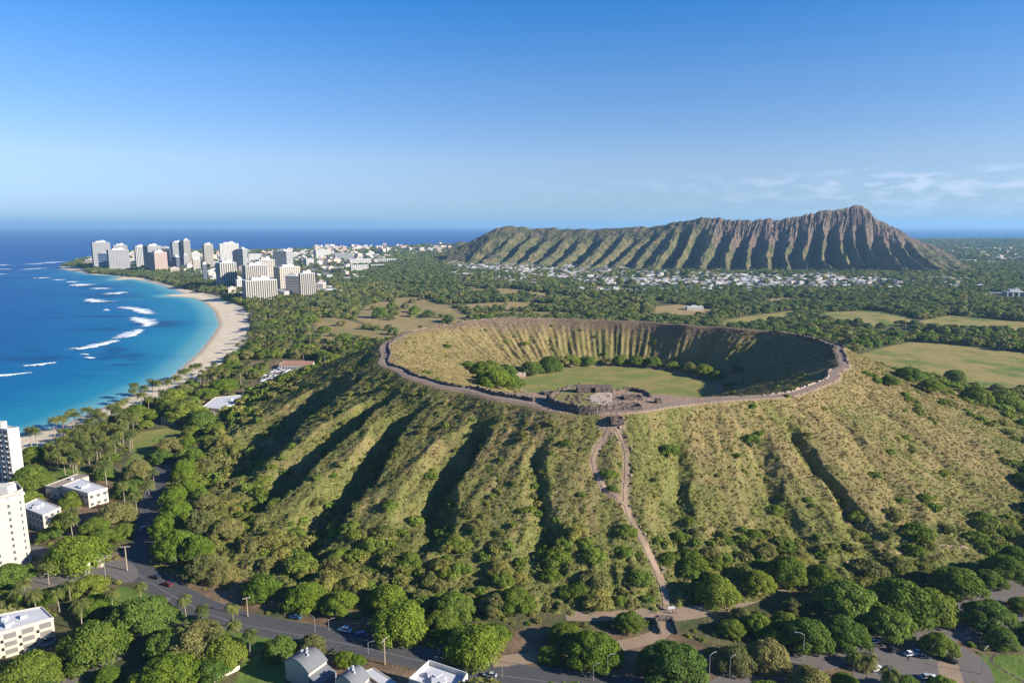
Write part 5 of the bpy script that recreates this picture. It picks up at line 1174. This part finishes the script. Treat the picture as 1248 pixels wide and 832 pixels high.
def ptrunk(seed):
    r_ = random.Random(seed); b = MB(); lx = r_.uniform(-.6, .6); b.tube([(0, 0, -.4), (lx*.15, 0, 3), (lx*.5, .1, 7), (lx, .1, 11)], [.30, .22, .19, .17], 8); b.tube([(lx, .1, 10.6), (lx, .1, 11.5)], [.3, .35], 8); return b.mesh('trunk', PBARK), lx
PTR = [ptrunk(k) for k in range(3)]
def bush_mesh(seed, mat, n=900, size=.085, kind='bush'): return crown_mesh(seed, kind, n, size, mat, 14)
BUSH = {t_: [bush_mesh(300+k+len(t_), FM[t_], 1700, .062) for k in range(3)] for t_ in ('scrub', 'gscrub', 'olive', 'mid')}
SBUSH = [bush_mesh(400+k, FM[t_], 190, .20) for k, t_ in enumerate(('scrub', 'gscrub', 'scrub', 'olive', 'gscrub', 'mid'))]

# protos of whole trees, made on demand and copied after that
PROT = {}
def tree(x, y, z, wid, tint, label, group=None, big=True, k=None, tall=1.0):
    k = int(RNG.integers(3 if big else 2)) if k is None else k; key = (tint, big, k); rz = RNG.uniform(0, 6.28); hs = RNG.uniform(.88, 1.12)*tall
    if key not in PROT:
        cm, tm = (BIG if big else MEDT)[tint][k]; t = thing('shade_tree', label, 'tree', (x, y, z), rz, group); t.scale = (wid, wid, wid*hs); part('crown', cm, t); part('trunk', tm, t); PROT[key] = t; return t
    return dup(PROT[key], (x, y, z), rz, (wid, wid, wid*hs), label, group)
def palm(x, y, z, h, label, group=None):
    k = int(RNG.integers(3)); key = ('palm', k); rz = RNG.uniform(0, 6.28); s_ = h/11.5
    if key not in PROT:
        t = thing('palm_tree', label, 'palm', (x, y, z), rz, group); t.scale = (s_,)*3; tm, lx = PTR[k]; part('trunk', tm, t); c = part('crown', PCR[k], t); c.location = (lx, .1, 11.4); c.scale = (4.1,)*3; PROT[key] = t; return t
    return dup(PROT[key], (x, y, z), rz, s_, label, group)
def place(px, py, w_px, ground=surf_fast, t0=120):
    """where a crown centred on this pixel stands, and how wide it is"""
    h = 0; x, y = march(px, py, ground, t0, 4000, 5000)
    for _ in range(3):
        wid = w_px*(y*math.cos(PITCH)+(CAM_H-3)*math.sin(PITCH))/FPX; h = .28*wid
        x, y = march(px, py, lambda a, b_: ground(a, b_)+h, t0, 4000, 5000)
    return x, y, wid
T_ = [
 (92,668,78,'bright','broad bright tree on the island between tower and junction'),(112,777,88,'mid','big domed tree in front of the balcony block'),(172,748,84,'dark','wide dark tree beside the junction lawn'),(34,812,82,'mid','big tree below the balcony block at the corner'),(205,815,82,'bright','bright spreading tree at the bottom between lane and lawn'),(132,822,36,'bright','small bright tree beside the two white cars'),(175,830,50,'bright','bright tree cut by the bottom beside the lane'),
 (270,792,62,'mid','mixed green tree at the edge of the lower lawn'),(246,765,50,'olive','olive tree among the palms below the road bend'),(255,815,52,'dark','dark tree against the lower lawn wall'),(318,713,52,'bright','round bright tree on the bare verge, first of the roadside row'),(372,722,60,'bright','tall bright tree, second of the roadside row'),(414,732,48,'bright','bright tree joined to the second of the row'),(487,752,78,'bright','large bright tree above the shaded road'),(538,757,52,'mid','middle tree of the roadside row, darker'),(578,778,78,'bright','large bright tree hanging over the lower road'),(604,770,40,'bright','small bright tree at the end of the roadside row'),
 (340,787,46,'dark','dark leafy tree beside the grey curved roof'),(379,783,38,'olive','olive round tree above the grey curved roof'),(420,800,30,'bright','yellow green round bush tree between the two curved roofs'),(434,804,26,'bright','smaller yellow green tree next to the flat slab roof'),
 (671,793,36,'bright','thin light tree before the round bright one'),(722,786,80,'bright','round bright tree above the paired lamp posts'),(690,770,50,'mid','tree tucked behind the round bright one'),(820,803,92,'dark','very dark dense tree at the lower middle'),(898,798,56,'olive','grey olive tree beside the dense dark one'),(935,795,58,'olive','grey olive tree with a pale trunk'),(945,775,34,'mid','small green tree behind the olive pair'),(985,772,66,'dark','dark tree, near half of the double tree'),(1030,768,66,'dark','dark tree, far half of the double tree'),(1085,757,66,'dark','dark tree between the double tree and the car park'),(1035,727,84,'dark','dark humped tree behind the double tree'),(1100,726,92,'mid','wide tree in the belt above the car park'),(1135,733,72,'mid','tree with a visible trunk at the edge of the belt'),(1208,746,66,'dark','dark tree beside the upper paved road'),(1145,784,46,'mid','umbrella tree beside the brown car park'),(1221,775,42,'dark','umbrella tree at the edge of the right lawn'),(1246,735,34,'dark','dark tree cut by the edge beside the upper road'),(1228,690,58,'mid','tree in the right hand belt under the slope'),(1168,707,66,'mid','domed tree high in the belt above the upper road'),(1206,703,42,'mid','small domed tree at the upper road bend'),
 (1049,803,32,'olive','ragged tree on two thin stems in the car park'),(990,826,60,'olive','bushy tree at the bottom beside the lower road'),(1030,830,36,'bright','small bright bush tree at the bottom'),(1152,834,42,'bright','bright tree cut by the bottom below the white car'),(874,717,58,'mid','round tree beside the dirt road and trail'),(925,707,46,'mid','tree above the dirt road, left of three'),(960,690,56,'mid','tree above the dirt road, middle of three'),(1003,698,48,'mid','tree above the dirt road, right of three'),
 (958,757,46,'mid','green tree between the dirt road and the dark double tree'),(925,760,40,'bright','light green tree on the strip below the dirt road'),(893,762,38,'mid','low tree on the strip below the dirt road'),(768,755,42,'mid','round tree just below the trail foot'),
 (229,543,26,'bright','first bright tree at the far end of the avenue row'),(236,556,30,'bright','second bright tree of the avenue row'),(224,572,32,'bright','third bright tree of the avenue row'),(228,590,34,'bright','fourth bright tree of the avenue row'),(212,604,38,'bright','fifth bright tree of the avenue row'),(214,624,42,'bright','sixth bright tree of the avenue row'),(204,642,48,'bright','seventh bright tree of the avenue row'),(213,664,58,'bright','last and largest bright tree of the avenue row'),(240,672,44,'bright','bright tree leaning behind the largest of the avenue'),
 (249,690,52,'olive','olive tree on the bare ground by the road bend'),(270,695,44,'olive','flat olive tree with the bare slope behind it'),(245,640,44,'olive','olive tree uphill of the avenue row'),(252,608,34,'olive','olive tree where the hill shadow ends'),(262,583,28,'olive','small olive tree on the shadow edge'),(275,640,44,'olive','grey green tree on the lower slope'),
 (140,622,54,'olive','olive domed tree beside the shaded avenue'),(75,632,36,'mid','tree beside the streaked white roof'),(115,640,40,'mid','palm like tree behind the bright island tree'),(150,645,34,'mid','small tree at the mouth of the shaded avenue'),(88,607,34,'mid','bright tree between the two white roofed halls'),(128,577,30,'dark','low dark tree behind the white roofed hall'),(38,580,48,'mid','tree between the shore tower and the small lawn'),(30,604,40,'mid','tree before the shore tower'),(12,700,60,'dark','hedge like tree by the coach'),(60,650,30,'dark','dark tree below the streaked white roof'),(150,595,34,'dark','dark tree beside the shaded avenue'),(168,575,34,'olive','pale tree at the lawn end of the avenue'),(207,540,44,'olive','brown olive tree beside the far lawn'),(196,556,32,'dark','dark tree leaning over the far lawn'),
 (226,497,54,'mid','big tree before the shed and the hill shadow'),(245,508,46,'dark','dark tree before the broad white hall'),(165,503,48,'mid','tree at the sea side of the far lawn'),(212,486,44,'mid','tree on the sand edge behind the lawn'),(272,468,40,'bright','bright rounded tree beside the packed car park'),(248,478,36,'mid','tree before the broad white hall'),(262,520,30,'mid','tree at the foot of the hill shadow'),(235,525,34,'mid','tree where avenue and shadow meet'),
 (604,458,52,'bright','bright crater tree, nearest the front rim'),(588,447,34,'mid','crater tree lowest on the grassy inner wall'),(598,446,38,'mid','crater tree against the grassy inner wall'),(622,463,36,'bright','crater tree beside the stone hut'),(648,446,34,'dark','dark tree in the row behind the crater lawn'),(670,442,36,'dark','dark tree second in the row behind the crater lawn'),(696,438,28,'mid','tree alone at the back of the crater lawn'),(776,438,26,'mid','tree at the back of the crater lawn below the ribs'),(858,450,30,'mid','tree at the shadow edge of the crater lawn'),(840,446,24,'olive','olive tree at the shadow edge of the crater lawn'),(740,440,18,'olive','small olive tree below the ribbed wall'),(716,438,24,'dark','dark tree right of the lone one at the back of the lawn'),(756,438,20,'mid','low tree between the olive one and the ribs'),(796,440,24,'dark','dark tree below the deepest rib'),(872,456,22,'dark','dark tree just inside the bowl shadow'),(684,440,22,'olive','olive tree closing the row behind the lawn'),(616,450,34,'mid','middle tree of the crater cluster'),(592,456,30,'bright','bright tree at the sea side of the crater cluster'),(820,443,20,'mid','small tree below the ribbed wall'),
 (1164,457,30,'dark','lone umbrella tree on the golden field'),(1109,452,36,'dark','dark tree at the near edge of the golden field'),(1085,461,24,'dark','tree between the hill and the golden field'),(1190,478,40,'mid','tree below the golden field'),(1225,482,44,'mid','broad tree below the golden field at the edge'),(1135,468,32,'mid','tree in the hedge below the golden field'),
 (505,377,16,'dark','round tree alone on the tan meadow'),(521,381,12,'dark','small tree on the tan meadow'),(478,372,14,'dark','tree near the far edge of the tan meadow'),(463,381,24,'dark','wide tree in the middle of the tan meadow'),(420,410,26,'dark','tree between the two tan clearings'),(395,400,18,'mid','tree at the sea side clearing'),
]
BUILT = []
for px, py, w_, tn, lab in T_:
    x, y, wid = place(px, py, w_, t0=470 if (576 < px < 900 and 430 < py < 470) else 120); z = float(surf(x, y, False)[0])
    kk = None
    if w_ >= 24: tree(x, y, z-.2, wid*1.08, tn, lab, big=True, tall=1.4 if 'avenue row' in lab or 'of the avenue' in lab else 1.0)
    else: tree(x, y, z-.2, wid*1.08, tn, lab, big=False)
    BUILT.append((x, y, wid))
PALMS = [(97,738,26,'palm before the balcony block, its trunk in full view'),(135,722,22,'palm beside the junction lawn'),(170,716,10,'tiny palm on the junction lawn'),(57,690,16,'palm on the verge below the bright island tree'),(70,752-30,18,'palm in the cluster by the side road, nearest the big tree'),(42,724,24,'golden palm in the cluster above the balcony block'),(20,722,20,'palm at the edge above the balcony block'),(84,712,20,'palm behind the lamp post of the side road'),(283,739,15,'palm beside the shaded crossarm pole'),(225,731,11,'small palm beside the road marking'),(245,742,14,'palm above the olive tree'),(225,768,18,'palm among trees at the left of the lower lawn'),(262,775,18,'golden palm at the lower lawn edge'),(283,762,18,'palm beside the main road median'),(303,772,9,'tiny palm on the median lawn'),(1085,818,28,'feathery palm at the bottom of the car park'),(1042,800,20,'first of the thin stemmed palms by the car park'),(1058,802,20,'second of the thin stemmed palms by the car park'),(180,590,18,'palm beside the shaded avenue'),(165,603,18,'palm between the hall and the avenue'),(150,612-20,16,'palm behind the olive domed tree'),(186,575,16,'palm at the far end of the avenue'),(30,800-90,18,'palm beside the coach')]
def palm_at(px, py, w_px, label, group=None, hk=1.0):
    x, y = at(px, py)
    for _ in range(3):
        wid = max(6.5, min(10.5, w_px*(y*math.cos(PITCH)+147*math.sin(PITCH))/FPX)); h = wid*1.42*hk; x, y = march(px, py, lambda a, b_: surf_fast(a, b_)+h*.93, 120, 3000, 4000)
    palm(x, y, float(surf(x, y, False)[0]), h, label, group); BUILT.append((x, y, 4)); return x, y
for px, py, w_, lab in PALMS: palm_at(px, py, w_, lab)
SHP = [(36,522),(43,524),(64,510),(75,507),(86,499),(90,503),(106,497),(118,500),(134,494),(145,490),(152,487),(161,474),(164,466),(176,470),(185,462),(193,464),(205,463),(222,452),(229,450),(235,445),(241,444),(216,459),(140,500),(125,506),(132,520),(110,512),(98,520),(171,480),(180,486)]
for px, py in SHP: palm_at(px, py, 17 if py > 495 else 14, 'tall beach palm leaning at the edge of the sand', 'palms along the edge of the sand')
npalm = len(PALMS)+len(SHP)
rngp = np.random.default_rng(8)
for k in range(62):
    px, py = rngp.uniform(58, 162), 0; py = np.interp(px, [58, 100, 162], [545, 528, 512])+rngp.uniform(-10, 28)
    palm_at(px, py, 16, 'tall palm in the dense grove between beach and small lawn', 'palms of the beach grove')
npalm += 62
# everything else that grows on the flat
def near_any(X, Y, items, pad):
    r_ = np.zeros(len(X), bool)
    for x, y, w_ in items: r_ |= (X-x)**2+(Y-y)**2 < (w_+pad)**2
    return r_
PX, PY, PW, PS_ = [], [], [], []
for y0, y1, sp, w0, w1 in ((120, 700, 11.0, 9, 19), (700, 1400, 12.5, 11, 21), (1400, 2700, 15.5, 13, 23), (2700, 4600, 27, 18, 30), (4600, 7600, 42, 26, 42)):
    ys = np.arange(y0, y1, sp); 
    for yy in ys:
        half = .80*yy+80; xs = np.arange(-half, half, sp); PX.append(xs+rngp.uniform(-.48, .48, len(xs))*sp); PY.append(yy+rngp.uniform(-.48, .48, len(xs))*sp); PW.append(rngp.uniform(w0, w1, len(xs))*(.8+.5*vnoise(xs/90, np.full(len(xs), yy/90), 8))); PS_.append(np.full(len(xs), sp))
X, Y, Wd, SP = map(np.concatenate, (PX, PY, PW, PS_))
sd_ = -sdist(X, Y, COAST); k = sd_ > 12; X, Y, Wd, SP, sd_ = X[k], Y[k], Wd[k], SP[k], sd_[k]
th, r = polar(X, Y); onh = r < np.interp(th, TF, RF)*.985; k = ~onh; X, Y, Wd, SP, sd_ = X[k], Y[k], Wd[k], SP[k], sd_[k]
sn = sdist(X, Y, SAND); fd = np.min([sdist(X, Y, P) for P in FIELDS], 0); ld = np.min([sdist(X, Y, P) for P in LAWNS], 0); bd = np.min([sdist(X, Y, P) for P in BARE], 0); cdist = sdist(X, Y, CITY); vd = sdist(X, Y, VILLAGE)
ok = (sn > 2) & (ld > Wd*.38) & ((fd > Wd*.2) | ((rngp.random(len(X)) < .05) & (fd > -400)))
ok &= (bd > Wd*.3) | (rngp.random(len(X)) < .05)
ok &= (cdist > 0) | (rngp.random(len(X)) < np.where(cdist > -40, .85, .12)); ok &= (vd > 8) | (rngp.random(len(X)) < .24)
gapn = fbm(X/70, Y/70, 91, 3); far_ok = np.hypot(X, Y) > 1500
ok &= (gapn > np.where(Y < 700, .34, .30)) | far_ok & (gapn > .22)
ok &= ~((Y > 3600) & (X > .72*Y*.75) & (rngp.random(len(X)) < .35))
for P, w_ in ROADS: ok &= seg_dist(X, Y, P) > w_/2+Wd*.36
ok &= ~near_any(X, Y, KEEP, 0) | False
ok &= ~near_any(X, Y, [(a, b_, w_*.42) for a, b_, w_ in BUILT], 3)
ok &= ~inside(X, Y, LAVA) & ~inside(X, Y, PARK)
mt_front = np.interp(X, XB[np.argsort(XB)], YB[np.argsort(XB)]); ok &= ~((Y > mt_front+60) & (Y < 3700) & (X > XB.min()) & (X < XB.max()))
X, Y, Wd, SP, sn, sd_ = X[ok], Y[ok], Wd[ok], SP[ok], sn[ok], sd_[ok]
Z = gz_at(X, Y); 
p_palm = np.where(sn < 70, .55, np.where(sn < 200, .22, .03))*(Y < 1900)*(X < 50); isp = rngp.random(len(X)) < p_palm
# how large each shows, and whether the hill hides it
px_, py_ = toPX(X, Y, Z+6); vis = (px_ > -12) & (px_ < 1260) & (py_ < 850)
def hidden(X, Y, Zt):
    h = np.zeros(len(X), bool)
    for s_ in np.linspace(.25, .985, 70):
        x, y, z = X*s_, Y*s_, CAM_H+(Zt-CAM_H)*s_; th, r = polar(x, y); q = r < np.interp(th, TF, RF)
        if q.any(): t = hill_smooth(x[q], y[q]); hh = np.zeros(len(X), bool); hh[q] = t > z[q]; h |= hh
    return h
vis &= ~hidden(X, Y, Z+Wd*.5); size = np.where(vis, Wd/np.hypot(X, Y), 0)
print('flat trees', len(X), 'visible', vis.sum(), 'palms', isp.sum())
def where_is(x, y):
    px, py = toPX(x, y, 3)
    if py > 690: return ('beside the near roads', 'near roads')
    if px < 330 and py > 480: return ('between the near shore and the crater hill', 'near shore')
    if px < 480 and py > 385: return ('in the parkland between the bay and the crater rim', 'parkland')
    if px > 1000 and py > 400: return ('round the golden field beyond the crater', 'golden field')
    if px > 980 and py > 480: return ('at the foot of the sunlit flank', 'sunlit flank')
    if px < 560: return ('behind the crater on the bay side', 'bay side plain')
    return ('on the plain behind the crater rim', 'plain behind the rim')
tints = np.where(Y < 900, rngp.choice(['bright', 'mid', 'mid', 'dark', 'olive', 'olive'], len(X)), rngp.choice(['far', 'far', 'farl', 'dark', 'mid'], len(X)))
order = np.argsort(-size); nT = 300-len(T_); nP = 300-npalm; ct = cp = 0; isthing = np.zeros(len(X), bool)
names = {'bright': 'bright green', 'mid': 'green', 'dark': 'dark green', 'olive': 'olive green', 'far': 'deep green', 'farl': 'dull olive'}
for i in order:
    if size[i] <= 0 or (ct >= nT and cp >= nP): break
    wl_, g_ = where_is(X[i], Y[i])
    if isp[i]:
        if cp < nP: palm(X[i], Y[i], Z[i], rngp.uniform(9, 13.5), 'palm standing '+wl_, 'palms, '+g_); cp += 1; isthing[i] = True
    elif ct < nT:
        tn = tints[i]; bg_ = Wd[i]/math.hypot(X[i], Y[i])*832 > 22 and tn in BIG
        tree(X[i], Y[i], Z[i]-.2, Wd[i], tn, f'{names[tn]} rounded tree {wl_}', f'{names[tn]} trees, {g_}', big=bool(bg_)); ct += 1; isthing[i] = True
k = ~isthing & ~isp; pick = rngp.integers(0, 6, k.sum()); far = Y[k] > 900
zone = (fbm(X[k]/180, Y[k]/260, 12, 3)-.5)*9+3.5+rngp.normal(0, 1.3, k.sum()); pick = np.where(far, np.clip(zone, 0, 8).astype(int), rngp.integers(4, 12, k.sum()))
scatter('forest', np.stack([X[k], Y[k], Z[k]-.3], 1), Wd[k]*1.12, rngp.uniform(0, 6.28, k.sum()), pick, SM, 'wooded plain of countless small green crowns', 'forest')
k = ~isthing & isp
if k.any():
    PJ = []
    for q in range(3):
        b = MB(); tm, lx = PTR[q]; nV = len(tm.vertices); co = np.empty(nV*3, np.float32); tm.vertices.foreach_get('co', co); co = co.reshape(-1, 3)/11.5
        tf = [tuple(p.vertices) for p in tm.polygons if len(p.vertices) == 4]; cc = np.empty(len(PCR[q].vertices)*3, np.float32); PCR[q].vertices.foreach_get('co', cc); cc = cc.reshape(-1, 3)*4.1/11.5+np.array([lx, .1, 11.4])/11.5
        cf = np.arange(len(cc)).reshape(-1, 4); PJ.append(np_mesh('palm', np.vstack([co, cc]), np.vstack([np.array(tf), cf+nV]), [PBARK, FM['palm']], dict(lv=np.append(np.zeros(nV), np.repeat(rngp.random(len(cf)), 4))), False, np.append(np.zeros(len(tf), int), np.ones(len(cf), int))))
    scatter('palm_grove', np.stack([X[k], Y[k], Z[k]], 1), rngp.uniform(9, 13, k.sum()), rngp.uniform(0, 6, k.sum()), rngp.integers(0, 3, k.sum()), PJ, 'far palms mixed into the parkland by the bay', 'palm grove')

# ------------------------------------------------------------------ shrubs on the hill
SHR = [(743,572,20,'gscrub','round shrub beside the west branch of the trail'),(747,590,16,'gscrub','shrub inside the loop of the two trail branches'),(815,535,30,'gscrub','dark round shrub alone below the near rim'),(915,522,26,'gscrub','shrub at the head of the dark gully'),(898,550,14,'gscrub','small dark shrub below the rim, sunlit side'),(690,535,16,'gscrub','dark shrub below the ruins'),(655,515,12,'scrub','shrub below the enclosure wall'),(638,530,16,'scrub','shrub on the spur below the rim path'),(524,562,22,'gscrub','dark shrub alone on the sunlit spur'),(540,632,24,'gscrub','dark bushy shrub beside the long gully'),(475,610,26,'gscrub','shrub on the lower sunlit spur'),(453,655,30,'gscrub','large shrub at the end of the long gully'),(434,453,16,'olive','pale shrub high on the shaded flank'),(470,468,12,'olive','pale shrub under the rim path, sea side'),(402,505,12,'olive','pale shrub in the shaded flank'),(452,491,14,'olive','pale shrub between two dark gullies'),(368,508,12,'olive','pale shrub on the first spur'),(345,526,10,'olive','small pale shrub lower on the first spur'),(328,538,12,'olive','pale shrub midway on the first spur'),(384,555,16,'olive','pale shrub pair on the second spur'),(372,566,14,'olive','pale shrub just below the pair'),(336,600,24,'mid','rounded shrub below the second gully'),(305,600,26,'mid','rounded shrub at the end of the shade'),(275,552,18,'olive','pale shrub at the shade edge'),(420,520,12,'olive','pale shrub on the third gully edge'),(500,505,16,'olive','pale shrub inside the long gully'),(515,520,14,'olive','pale shrub in the middle of the long gully'),(490,535,14,'olive','pale shrub lower in the long gully'),(610,505,16,'olive','pale shrub in the gully head near the ruins'),(602,516,12,'olive','small pale shrub in that gully head'),(588,532,12,'olive','pale shrub farther down that gully'),(725,668,36,'gscrub','broad dark shrub beside the main trail'),(764,638,32,'gscrub','tall dark shrub above the main trail'),(760,666,24,'gscrub','low dark shrub beside the main trail'),(780,698,34,'gscrub','dark shrub right at the lower trail'),(665,650,22,'mid','green shrub in the dark cleft'),(672,690,30,'mid','green shrub below the dark cleft'),(790,727,22,'gscrub','small dark shrub on the flat by the trail foot'),(830,640,26,'gscrub','shrub in the soft gully right of the trail'),(840,665,28,'mid','shrub lower in the soft gully'),(905,640,14,'gscrub','dark shrub on the sunlit slope'),(945,605,26,'gscrub','dark shrub in the gully of the sunlit slope'),(1045,615,26,'mid','shrub in the rocky gully'),(1010,565,12,'scrub','small shrub above the rocky gully'),(1085,545,16,'gscrub','shrub on the sunlit flank'),(1065,570,20,'mid','green shrub on the sunlit flank'),(1100,600,18,'gscrub','shrub low on the sunlit flank'),(1150,570,16,'mid','shrub by the sunlit silhouette'),(1130,600,22,'mid','bright shrub low on the sunlit flank'),(985,525,12,'scrub','tuft on the shoulder of the sunlit flank'),(1004,492,12,'mid','green shrub below the rim, sunlit flank'),(960,480,10,'mid','small shrub under the near rim'),(570,440,20,'gscrub','green shrub on the sea side inner wall'),(545,418,14,'gscrub','shrub high on the sunlit inner wall'),(520,450,16,'gscrub','shrub low on the sunlit inner wall'),(615,410,12,'gscrub','dark shrub on the inner wall below the crest'),(640,415,12,'gscrub','shrub on the ribbed inner wall'),(900,446,18,'olive','pale shrub in the shaded bowl, low'),(890,465,18,'olive','pale shrub in the shaded bowl, nearest the lawn'),(898,443,16,'olive','pale shrub in the shaded bowl above the low one'),(888,413,10,'olive','pale shrub high in the shaded bowl'),(900,420,12,'olive','pale shrub in the middle of the shaded bowl')]
KB = {}
def shrub(x, y, z, wid, tint, label, group=None):
    o = link('shrub', BUSH[tint][int(RNG.integers(3))], None, (x, y, z), RNG.uniform(0, 6.28), (wid, wid*RNG.uniform(.8, 1.2), wid*RNG.uniform(.75, 1.05))); tag(o, label, 'shrub', group)
SB = []
for px, py, w_, tn, lab in SHR:
    x, y, wid = place(px, py, w_); z = float(surf(x, y, False)[0]); shrub(x, y, z-.25, wid*1.1, tn, lab); SB.append((x, y, wid))
n = 60000; A = rngp.uniform(-math.pi, math.pi, n); Rr = np.sqrt(rngp.uniform(60**2, 370**2, n)); X = HC[0]+Rr*np.cos(A); Y = HC[1]+Rr*np.sin(A)
th, r = A, Rr; R = rim_r(th); Fo = np.interp(th, TF, RF); Rf = floor_r(th); s = (r-R-3)/(Fo-R-3); ti = (r-Rf)/np.maximum(R-bench_in(th)-1-Rf, 5)
hs0 = hill_smooth(X, Y); hf0 = hill_full(X, Y, False); dp = hs0-hf0
pn = fbm(X/38, Y/38, 61, 4); pn2 = fbm(X/11, Y/11, 66, 3)
rt = sstep(40, 200, X-HC[0]); lf = sstep(40, -120, X-HC[0])
dens = np.where(s > .03, .02+.75*sstep(.55-.16*lf+.18*rt, .95, s+.5*(pn-.5))+.24*sstep(2, 7, dp)+.10*lf*(pn > .5)-.03*rt, 0)
dens = np.where((s < 0) & (ti < .97) & (ti > .02), .02+.16*sstep(1.5, 4, dp)+.12*(1-sstep(0, .25, ti)), dens); dens = np.where(s > .99, 0, dens); dens = dens*(1-.4*sstep(-70, -170, X-HC[0])*(1-sstep(.62, .85, s)))
dens += (.05+.08*rt)*(s > .05)*sstep(.50, .60, pn)
dens *= sstep(.33, .55, pn2)*1.7
td = np.full(n, 1e9)
for P in TRAILS.values(): td = np.minimum(td, seg_dist(X, Y, P))
ok = (rngp.random(n) < dens*.36) & (td > 3.5)
ok &= ~near_any(X, Y, [(a, b_, w_*.4) for a, b_, w_ in SB+BUILT], 1)
for P, w_ in ROADS: ok &= seg_dist(X, Y, P) > w_/2+2.5
ok &= sdist(X, Y, BARE[0]) > 3
td0 = td[ok]; X, Y, s, dp, pn = X[ok], Y[ok], s[ok], dp[ok], pn[ok]; 
wd = rngp.uniform(2.2, 5.0, len(X))*np.where(s > 0, 1+.5*rt[ok]+2.0*sstep(.45, .9, s+.12*lf[ok])*rngp.random(len(X))**1.3, 1); Z = hill_full(X, Y)
kk_ = td0 > wd*.62+1.6; X, Y, s, wd, Z = X[kk_], Y[kk_], s[kk_], wd[kk_], Z[kk_]
px_, py_ = toPX(X, Y, Z+1); vis = (px_ > -10) & (px_ < 1258) & (py_ < 840) & ~hidden(X, Y, Z+2.5); size = np.where(vis, wd/np.hypot(X, Y-0), 0); order = np.argsort(-size)
print('shrubs', len(X), vis.sum()); isS = np.zeros(len(X), bool)
for i in order[:300-len(SHR)]:
    if size[i] <= 0: break
    isS[i] = True; tn = ['scrub', 'gscrub', 'olive', 'mid', 'scrub'][int(rngp.integers(5))]; dn = {'scrub': 'dry green', 'gscrub': 'dark green', 'olive': 'pale olive', 'mid': 'fresh green'}[tn]
    a_ = X[i]-HC[0]; wh = 'below the sea side rim' if a_ < -60 else ('between the long gully and the trail' if a_ < 0 else ('near the lower trail' if a_ < 60 else 'at the foot of the sunlit slope')); shrub(X[i], Y[i], Z[i]-.3, wd[i]*1.25, tn, f'{dn} shrub in the dense scrub {wh}', f'{dn} shrubs {wh}')
k = ~isS; scatter('shrubbery', np.stack([X[k], Y[k], Z[k]-.25], 1), wd[k]*1.15, rngp.uniform(0, 6.28, k.sum()), rngp.integers(0, 6, k.sum()), SBUSH, 'dense low scrub covering the crater hill', 'scrub')
# tufts of grass and low scrub all over the hill, from which it gets its rough face
def tuft(seed, mat): 
    rng = np.random.default_rng(seed); V, F, lv = leaf_quads(rng, np.array([(0, 0, .1, .5, .4), (.3, .1, .05, .35, .3), (-.2, .3, .05, .35, .3)]), 34, .42, -.1, .5); return np_mesh('tuft', V, F, mat, dict(lv=lv), smooth=False)
TU = [tuft(500, FM['grass']), tuft(501, FM['grass']), tuft(502, FM['scrub']), tuft(503, FM['grass']), tuft(504, FM['scrub']), tuft(505, FM['gscrub'])]
n = 150000; A = rngp.uniform(-math.pi, math.pi, n); Rr = np.sqrt(rngp.uniform(60**2, 350**2, n)); X = HC[0]+Rr*np.cos(A); Y = HC[1]+Rr*np.sin(A)
th, r = A, Rr; R = rim_r(th); Fo = np.interp(th, TF, RF); Rf = floor_r(th); s = (r-R-3)/(Fo-R-3); ti = (r-Rf)/np.maximum(R-bench_in(th)-1-Rf, 5)
td = np.full(n, 1e9)
for P in TRAILS.values(): td = np.minimum(td, seg_dist(X, Y, P))
ok = (((s > .015) & (s < 1)) | ((s < 0) & (ti < .99) & (ti > .03) & (rngp.random(n) < .5))) & (td > 2.4) & ((np.sin(A) < .35) | (s < 0))
X, Y, s = X[ok], Y[ok], s[ok]; Z = hill_full(X, Y); g_ = .62+.3*sstep(.3, .95, s)-.42*sstep(-20, 150, X-HC[0])+(fbm(X/30, Y/30, 5, 3)-.5)*1.6
pk = np.where(rngp.random(len(X)) < g_, rngp.choice([2, 4, 5], len(X)), rngp.choice([0, 1, 3], len(X))); print('tufts', len(X))
scatter('dry_grass', np.stack([X, Y, Z-.1], 1), rngp.uniform(.45, 1.35, len(X)), rngp.uniform(0, 6.28, len(X)), pk, TU, 'tufts of dry grass and low scrub over the slopes', 'grass')

# undergrowth between the near trees
n = 26000; X = rngp.uniform(-420, 420, n); Y = rngp.uniform(175, 640, n); th, r = polar(X, Y)
sd_ = -sdist(X, Y, COAST); ok = (sd_ > 25) & (r > np.interp(th, TF, RF)*.985) & (sdist(X, Y, SAND) > 3) & (np.abs(X) < .8*Y+40)
ok &= np.min([sdist(X, Y, P) for P in LAWNS], 0) > 1.5; ok &= (np.min([sdist(X, Y, P) for P in BARE], 0) > .5) | (rngp.random(n) < .05)
for P, w_ in ROADS: ok &= seg_dist(X, Y, P) > w_/2+1.6
ok &= ~near_any(X, Y, KEEP, -1) & ~inside(X, Y, LAVA) & ~inside(X, Y, PARK) & ~inside(X, Y, PLAZA)
ok &= rngp.random(n) < .12+.95*sstep(.42, .58, fbm(X/24, Y/24, 14, 3)); X, Y = X[ok], Y[ok]; print('undergrowth', len(X))
scatter('undergrowth', np.stack([X, Y, np.full(len(X), GZ-.15)], 1), rngp.uniform(1.3, 4.2, len(X)), rngp.uniform(0, 6.28, len(X)), rngp.integers(0, 6, len(X)), SBUSH, 'low bushes and weeds under and between the near trees', 'undergrowth')
